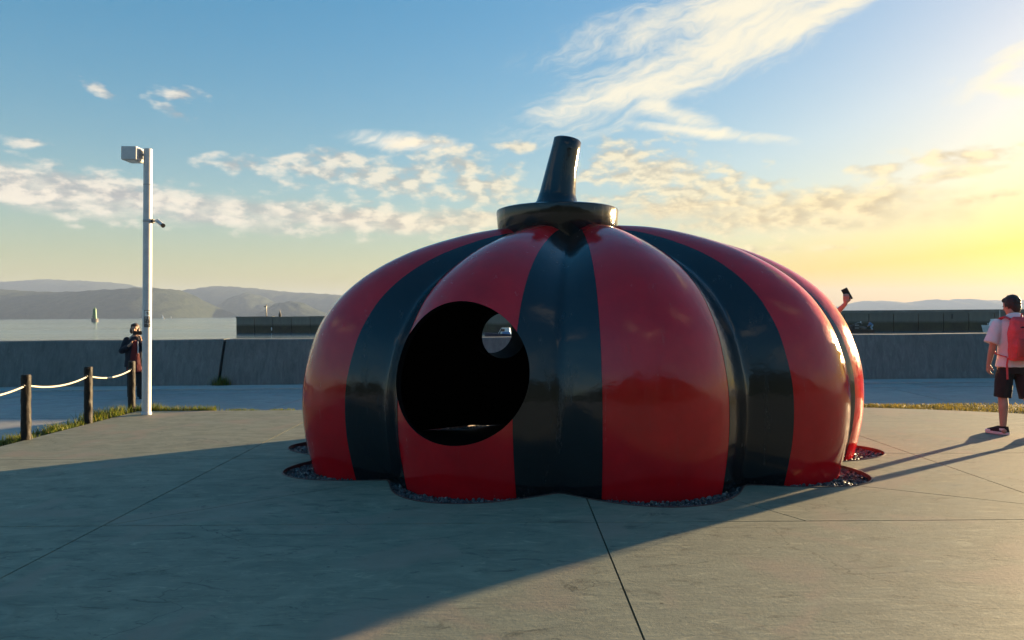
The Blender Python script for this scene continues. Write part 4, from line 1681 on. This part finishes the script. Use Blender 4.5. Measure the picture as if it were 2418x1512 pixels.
for z, rr_, yy in ((1.425, 0.088, -0.004), (1.475, 0.075, 0.0), (1.492, 0.073, 0.002), (1.47, 0.094, -0.008), (1.432, 0.103, -0.01)):
    cr.append([(rr_ * math.cos(2 * math.pi * j / 28), yy + rr_ * 0.92 * math.sin(2 * math.pi * j / 28), z - 0.022 * math.sin(2 * math.pi * j / 28)) for j in range(28)])
mb.rings(cr, caps=False)
mb.build('collar', 'white_cotton', w, smooth=60)
# shorts
mb = MB()
mb.loft([(0, 0, 0.76, 0.165, 0.115), (0, 0, 0.84, 0.165, 0.115), (0, 0, 0.94, 0.145, 0.100)], 24)
for hip, k_ in (((-0.095, 0, 0.88), LK), ((0.095, 0.01, 0.88), RK)):
    h_, k2 = Vector(hip), Vector(k_)
    end = h_ + (k2 - h_) * 1.07
    mb.tube([h_ + Vector((0, 0, -0.10)), h_.lerp(end, 0.5), end], [0.100, 0.098, 0.092], 20)
    mb.ball(h_ + Vector((0, 0, -0.08)), 0.095, 14)
me = remeshed(mb, 'shorts', 0.008, 3)
crumple(me, 0.008, 9, 4)
link_mesh('shorts', me, 'black_cloth', w)
shoe(w, (LA[0], LA[1], 0), (-0.55, 0.7, 0))
shoe(w, (RA[0], RA[1], 0), (0.05, 1, 0))

# backpack on the walker's back
bp = empty('backpack', (6.21, 9.16, 0), w_rz)
tag(bp, 'coral red backpack on the back of the person in the white shirt', 'backpack')
mb = MB()
mb.loft([(0.01, -0.20, 0.93, 0.135, 0.075), (0.01, -0.215, 0.96, 0.155, 0.098), (0.01, -0.225, 1.10, 0.165, 0.110), (0.01, -0.215, 1.30, 0.160, 0.100), (0.01, -0.20, 1.42, 0.135, 0.080), (0.01, -0.19, 1.455, 0.10, 0.055)], 28, 3.2)
me = remeshed(mb, 'pack_body', 0.009, 4)
crumple(me, 0.012, 9, 7)
link_mesh('pack_body', me, 'coral_nylon', bp)
mb = MB()
mb.loft([(0.01, -0.315, 0.98, 0.115, 0.030), (0.01, -0.325, 1.02, 0.125, 0.040), (0.01, -0.325, 1.16, 0.120, 0.035), (0.01, -0.315, 1.20, 0.105, 0.025)], 24, 3.5)
mb.build('front_pocket', 'coral_dark', bp, smooth=50)
mb = MB()
mb.tube([(-0.125, -0.26, 1.32), (0.01, -0.325, 1.345), (0.145, -0.26, 1.32)], 0.008, 8)
mb.build('zip', 'black_cloth', bp, smooth=40)
mb = MB()
mb.tube([(-0.01, -0.19, 1.45), (-0.01, -0.215, 1.50), (0.03, -0.215, 1.50), (0.03, -0.19, 1.45)], 0.009, 8)
mb.build('grab_handle', 'coral_dark', bp, smooth=40)
for sg in (-1, 1):
    mb = MB()
    mb.tube([(sg * 0.095, -0.13, 1.43), (sg * 0.12, -0.06, 1.463), (sg * 0.125, 0.03, 1.448), (sg * 0.13, 0.115, 1.36), (sg * 0.15, 0.150, 1.2), (sg * 0.195, 0.10, 1.06), (sg * 0.205, -0.02, 1.0), (sg * 0.15, -0.15, 0.97)],
            [(0.028, 0.010)] * 5 + [(0.014, 0.007)] * 3, 12)
    mb.build('shoulder_strap', 'coral_nylon', bp, smooth=60)
    mb = MB()
    mb.tube([(sg * 0.145, -0.17, 0.96), (sg * 0.155, -0.165, 0.88), (sg * 0.15, -0.168, 0.70)], [(0.012, 0.004)] * 3, 8)
    mb.build('strap_tail', 'coral_nylon', bp, smooth=40)

# --- woman with a phone by the pole
p1 = empty('person', (-7.70, 15.1, ROAD), R(204))
tag(p1, 'person in navy jacket and dark red tunic taking a photo beside the white pole', 'person')
SR, ER, WR = (0.150, 0, 1.205), (0.235, 0.07, 0.985), (0.075, 0.20, 1.115)
SL, EL, WL = (-0.150, 0, 1.205), (-0.225, 0.11, 1.01), (-0.115, 0.255, 1.205)
mb = MB()
mb.loft([(0, 0, 0.74, 0.125, 0.09), (0, 0, 0.84, 0.16, 0.11), (0, 0, 0.98, 0.14, 0.10), (0, 0, 1.12, 0.155, 0.105), (0, 0, 1.2, 0.155, 0.09), (0, 0, 1.26, 0.10, 0.065), (0, 0, 1.30, 0.052, 0.052)], 22)
limb(mb, [(0, 0, 1.26), (0, 0.012, 1.37)], [0.048, 0.044])
for sx_, dy in ((-1, 0.0), (1, -0.04)):
    h_, k2, a2 = Vector((sx_ * 0.085, 0, 0.80)), Vector((sx_ * 0.085, 0.02 + dy, 0.44)), Vector((sx_ * 0.088, -0.01 + dy, 0.08))
    limb(mb, [h_, h_.lerp(k2, 0.5), k2, k2.lerp(a2, 0.33), a2], [0.080, 0.066, 0.048, 0.047, 0.032])
    limb(mb, [a2, a2 + Vector((0, 0.09, -0.045))], [0.032, 0.024])
for s_, e_, w_ in ((SR, ER, WR), (SL, EL, WL)):
    s2, e2, w2 = Vector(s_), Vector(e_), Vector(w_)
    limb(mb, [s2, s2.lerp(e2, 0.5), e2, e2.lerp(w2, 0.3), w2], [0.045, 0.040, 0.034, 0.034, 0.023])
hand(mb, WR, (-0.45, 0.25, 0.85), (-0.6, 0.1, -0.3), 0.55, 0.9, -1)
hand(mb, WL, (0.25, 0.25, 0.9), (0.6, 0.55, 0), 0.6, 0.9, 1, 0.3)
HM1 = head(mb, (0.0, 0.03, 1.425), R(-8), R(-3), 0.93)
link_mesh('body', remeshed(mb, 'body', 0.006, 5), 'skin', p1)
face_bits(HM1, p1, 0.93)
mb = MB()
for p, r in (((0, -0.024, 0.036), (0.084, 0.090, 0.082)), ((0.0, -0.045, -0.03), (0.086, 0.066, 0.075)), ((0.068, -0.012, -0.035), (0.030, 0.058, 0.068)), ((-0.068, -0.012, -0.035), (0.030, 0.058, 0.068)), ((0, 0.045, 0.080), (0.068, 0.042, 0.030))):
    mb.ball(HM1 @ Vector(p), r, 18, HM1.to_3x3())
link_mesh('hair', remeshed(mb, 'hair', 0.006, 3), 'hair_brown', p1)


mb = MB()
mb.loft([(0, 0, 0.66, 0.205, 0.145), (0, 0, 0.80, 0.195, 0.14), (0, 0, 1.0, 0.180, 0.13), (0, 0, 1.13, 0.178, 0.125), (0, 0, 1.195, 0.150, 0.105), (0, 0, 1.235, 0.115, 0.085), (0, 0, 1.27, 0.075, 0.07)], 26)
for s_, e_, w_ in ((SR, ER, WR), (SL, EL, WL)):
    s2, e2, w2 = Vector(s_), Vector(e_), Vector(w_)
    limb(mb, [s2, s2.lerp(e2, 0.5), e2, e2.lerp(w2, 0.55)], [0.062, 0.066, 0.064, 0.054], 16)
link_mesh('jacket', crumple(remeshed(mb, 'jacket', 0.008, 3), 0.010), 'navy_cloth', p1)
mb = MB()
mb.loft([(0, 0.035, 0.545, 0.165, 0.125), (0, 0.035, 0.70, 0.15, 0.125), (0, 0.03, 0.90, 0.13, 0.118), (0, 0.025, 1.05, 0.10, 0.115), (0, 0.02, 1.20, 0.06, 0.10)], 24)
link_mesh('tunic', crumple(remeshed(mb, 'tunic', 0.008, 3), 0.007), 'wine_cloth', p1)
mb = MB()
for sx_, dy in ((-1, 0.0), (1, -0.04)):
    mb.tube([(sx_ * 0.085, 0, 0.80), (sx_ * 0.087, 0.01 + dy, 0.44), (sx_ * 0.09, dy - 0.01, 0.035)], [0.100, 0.074, 0.073], 18)
mb.loft([(0, 0, 0.70, 0.155, 0.11), (0, 0, 0.85, 0.165, 0.115)], 20)
link_mesh('trousers', crumple(remeshed(mb, 'trousers', 0.008, 3), 0.008), 'black_cloth', p1)
shoe(p1, (-0.09, -0.01, 0), (-0.15, 1, 0), ('black_plastic', 'black_cloth'), 0.88)
shoe(p1, (0.09, -0.05, 0), (0.15, 1, 0), ('black_plastic', 'black_cloth'), 0.88)
mb = MB()
mb.tube([(-0.055, 0.128, 1.17), (-0.062, 0.150, 1.05), (-0.058, 0.158, 0.93)], [(0.011, 0.004)] * 3, 8)
mb.build('scarf_end', 'white_cotton', p1, smooth=40)


def phone(M, label):
    e = bpy.data.objects.new('phone', None)
    COL.objects.link(e)
    e.matrix_world = M
    tag(e, label, 'phone')
    mb = MB()
    mb.box(-0.039, 0.039, -0.0045, 0.0045, -0.08, 0.08)
    b_ = mb.build('case', 'black_plastic', e, bevel=0.003)
    mb = MB()
    mb.box(-0.035, 0.035, -0.0052, -0.0047, -0.075, 0.075)
    mb.build('screen', 'window_glass', e, smooth=None)
    mb = MB()
    mb.box(0.006, 0.033, 0.0046, 0.0066, 0.042, 0.072)
    mb.build('camera_bump', 'dark_metal', e, bevel=0.0008)


P1M = Matrix.Translation((-7.70, 15.1, ROAD)) @ Matrix.Rotation(R(204), 4, 'Z')
phone(P1M @ Matrix.Translation((-0.060, 0.262, 1.345)) @ Matrix.Rotation(R(8), 4, 'Z') @ Matrix.Rotation(R(90), 4, 'Y'), 'dark phone held up by the person beside the white pole')

# --- person behind the dome, only a raised arm in view
p3 = empty('person', (3.86, 9.90, 0), R(200))
tag(p3, 'person mostly hidden behind the dome with one bare forearm raised', 'person')
P3M = Matrix.Translation((3.86, 9.90, 0)) @ Matrix.Rotation(R(200), 4, 'Z')
P3I = P3M.inverted()
Wp = [P3I @ Vector(p) for p in ((4.05, 9.80, 1.30), (4.115, 9.52, 1.46), (4.235, 9.38, 1.645))]     # shoulder, elbow, wrist of the raised arm
SA, EA, WA = Wp
mb = MB()
SB = (0.17, 0.0, 1.27)
mb.loft([(0, 0, 0.76, 0.125, 0.09), (0, 0, 0.87, 0.16, 0.11), (0, 0, 1.0, 0.14, 0.10), (0, 0, 1.15, 0.158, 0.105), (0, 0, 1.25, 0.16, 0.09), (0, 0, 1.31, 0.10, 0.065), (0, 0, 1.35, 0.052, 0.052)], 22)
limb(mb, [(0, 0, 1.31), (0, 0.012, 1.42)], [0.048, 0.045])
for sx_ in (-1, 1):
    h_, k2, a2 = Vector((sx_ * 0.09, 0, 0.83)), Vector((sx_ * 0.10, 0.015, 0.46)), Vector((sx_ * 0.105, -0.01, 0.085))
    limb(mb, [h_, h_.lerp(k2, 0.5), k2, k2.lerp(a2, 0.33), a2], [0.082, 0.068, 0.050, 0.050, 0.034])
    limb(mb, [a2, a2 + Vector((0, 0.09, -0.05))], [0.034, 0.026])
limb(mb, [SA, SA.lerp(EA, 0.5), EA, EA.lerp(WA, 0.3), WA], [0.048, 0.044, 0.038, 0.039, 0.025])
sB, eB, wB = Vector(SB), Vector((0.23, -0.01, 1.02)), Vector((0.24, 0.06, 0.79))
limb(mb, [sB, sB.lerp(eB, 0.5), eB, eB.lerp(wB, 0.3), wB], [0.048, 0.042, 0.036, 0.036, 0.024])
hand(mb, wB, (0, 0.12, -1), (-1, 0.1, 0), 0.5, 0.95, -1)
al = P3I.to_3x3() @ Vector((0.02, -0.08, 1.0))
pm = P3I.to_3x3() @ Vector((0.25, 1.0, 0.0))
hand(mb, WA, al, pm, 0.75, 1.0, -1, 0.2)
HM3 = head(mb, (0, 0.02, 1.475), R(-25), R(10), 0.95)
link_mesh('body', remeshed(mb, 'body', 0.006, 5), 'skin', p3)
face_bits(HM3, p3, 0.95)
mb = MB()
for p, r in (((0, -0.024, 0.036), (0.084, 0.090, 0.082)), ((0.0, -0.050, -0.03), (0.080, 0.060, 0.085)), ((0, 0.045, 0.082), (0.066, 0.045, 0.032))):
    mb.ball(HM3 @ Vector(p), r, 18, HM3.to_3x3())
link_mesh('hair', remeshed(mb, 'hair', 0.007, 3), 'hair_dark', p3)
mb = MB()
mb.loft([(0, 0, 0.78, 0.185, 0.13), (0, 0, 0.95, 0.178, 0.125), (0, 0, 1.15, 0.176, 0.12), (0, 0, 1.26, 0.168, 0.10), (0, 0, 1.315, 0.10, 0.075)], 24)
limb(mb, [SA, SA.lerp(EA, 0.5)], [0.066, 0.066], 16)
mb.tube([SA, SA.lerp(EA, 0.55), SA.lerp(EA, 1.06)], [0.064, 0.066, 0.068], 16)
limb(mb, [sB, sB.lerp(eB, 0.7)], [0.066, 0.062], 16)
link_mesh('shirt', crumple(remeshed(mb, 'shirt', 0.008, 3), 0.009), 'wine_cloth', p3)
mb = MB()
for sx_ in (-1, 1):
    mb.tube([(sx_ * 0.09, 0, 0.83), (sx_ * 0.10, 0.01, 0.46), (sx_ * 0.105, -0.01, 0.07)], [0.102, 0.078, 0.066], 18)
mb.loft([(0, 0, 0.74, 0.16, 0.115), (0, 0, 0.90, 0.165, 0.115)], 20)
link_mesh('trousers', crumple(remeshed(mb, 'trousers', 0.008, 3), 0.008), 'black_cloth', p3)
shoe(p3, (-0.105, -0.01, 0), (-0.15, 1, 0), ('black_plastic', 'black_cloth'), 0.92)
shoe(p3, (0.105, -0.01, 0), (0.15, 1, 0), ('black_plastic', 'black_cloth'), 0.92)
pw = P3M @ WA
phone(Matrix.Translation(pw + Vector((0.028, 0.03, 0.115))) @ Matrix.Rotation(R(-14), 4, 'Z') @ Matrix.Rotation(R(-26), 4, 'Y') @ Matrix.Rotation(R(-6), 4, 'X'), 'dark phone held aloft above the right flank of the dome')

# --- small figure stooping at the stern of the work boat
bx_, by_, bz_ = at_sea(2058, 117)
p4 = empty('person', (bx_, by_, SEA + 0.42), R(90))
tag(p4, 'person in blue stooping at the end of the dark work boat', 'person')
mb = MB()
for sx_ in (-1, 1):
    limb(mb, [(sx_ * 0.10, -0.10, 0.72), (sx_ * 0.12, 0.08, 0.40), (sx_ * 0.12, -0.08, 0.06)], [0.09, 0.065, 0.045])
    limb(mb, [(sx_ * 0.12, -0.08, 0.05), (sx_ * 0.12, 0.10, 0.03)], [0.04, 0.03])
    limb(mb, [(sx_ * 0.18, 0.30, 1.02), (sx_ * 0.22, 0.42, 0.78), (sx_ * 0.14, 0.58, 0.66)], [0.055, 0.045, 0.03])
    hand(mb, (sx_ * 0.14, 0.58, 0.66), (0, 0.7, -0.5), (-sx_, 0, 0), 0.5, 1.0, -sx_)
limb(mb, [(0, -0.10, 0.75), (0, 0.10, 0.95), (0, 0.28, 1.08)], [0.135, 0.14, 0.15])
limb(mb, [(0, 0.30, 1.10), (0, 0.42, 1.20)], [0.06, 0.055])
HM4 = head(mb, (0, 0.47, 1.26), 0, R(-35))
link_mesh('body', remeshed(mb, 'body', 0.012, 4), 'skin', p4)
mb = MB()
mb.ball(HM4 @ Vector((0, -0.02, 0.035)), (0.088, 0.1, 0.085), 16, HM4.to_3x3())
link_mesh('hair', mb.mesh('hair', 90), 'hair_dark', p4)
mb = MB()
limb(mb, [(0, -0.10, 0.78), (0, 0.10, 0.96), (0, 0.28, 1.08)], [0.16, 0.165, 0.17])
for sx_ in (-1, 1):
    limb(mb, [(sx_ * 0.18, 0.30, 1.02), (sx_ * 0.22, 0.42, 0.78), (sx_ * 0.16, 0.54, 0.69)], [0.08, 0.065, 0.05])
link_mesh('jacket', remeshed(mb, 'jacket', 0.014, 3), 'blue_cloth', p4)
mb = MB()
for sx_ in (-1, 1):
    limb(mb, [(sx_ * 0.10, -0.10, 0.72), (sx_ * 0.12, 0.08, 0.40), (sx_ * 0.12, -0.08, 0.12)], [0.115, 0.085, 0.07])
link_mesh('trousers', remeshed(mb, 'trousers', 0.014, 3), 'pale_denim', p4)

# ------------------------------------------------------------------ evening haze over the sea
m = bpy.data.materials.new('haze')
m.use_nodes = True
t = NT(m.node_tree)
t.n.clear()
pv = t.node('ShaderNodeVolumePrincipled')
pv.inputs['Color'].default_value = (0.42, 0.555, 0.84, 1)
pv.inputs['Density'].default_value = 0.00011
pv.inputs['Anisotropy'].default_value = 0.0
mo = t.node('ShaderNodeOutputMaterial')
t.l.new(pv.outputs[0], mo.inputs['Volume'])
MATS['haze'] = m
mb = MB()
mb.box(-9100, 9100, -9100, 9100, SEA - 10, 290)
tag(mb.build('haze', 'haze', smooth=None), 'thin evening haze over the sea', kind='stuff')
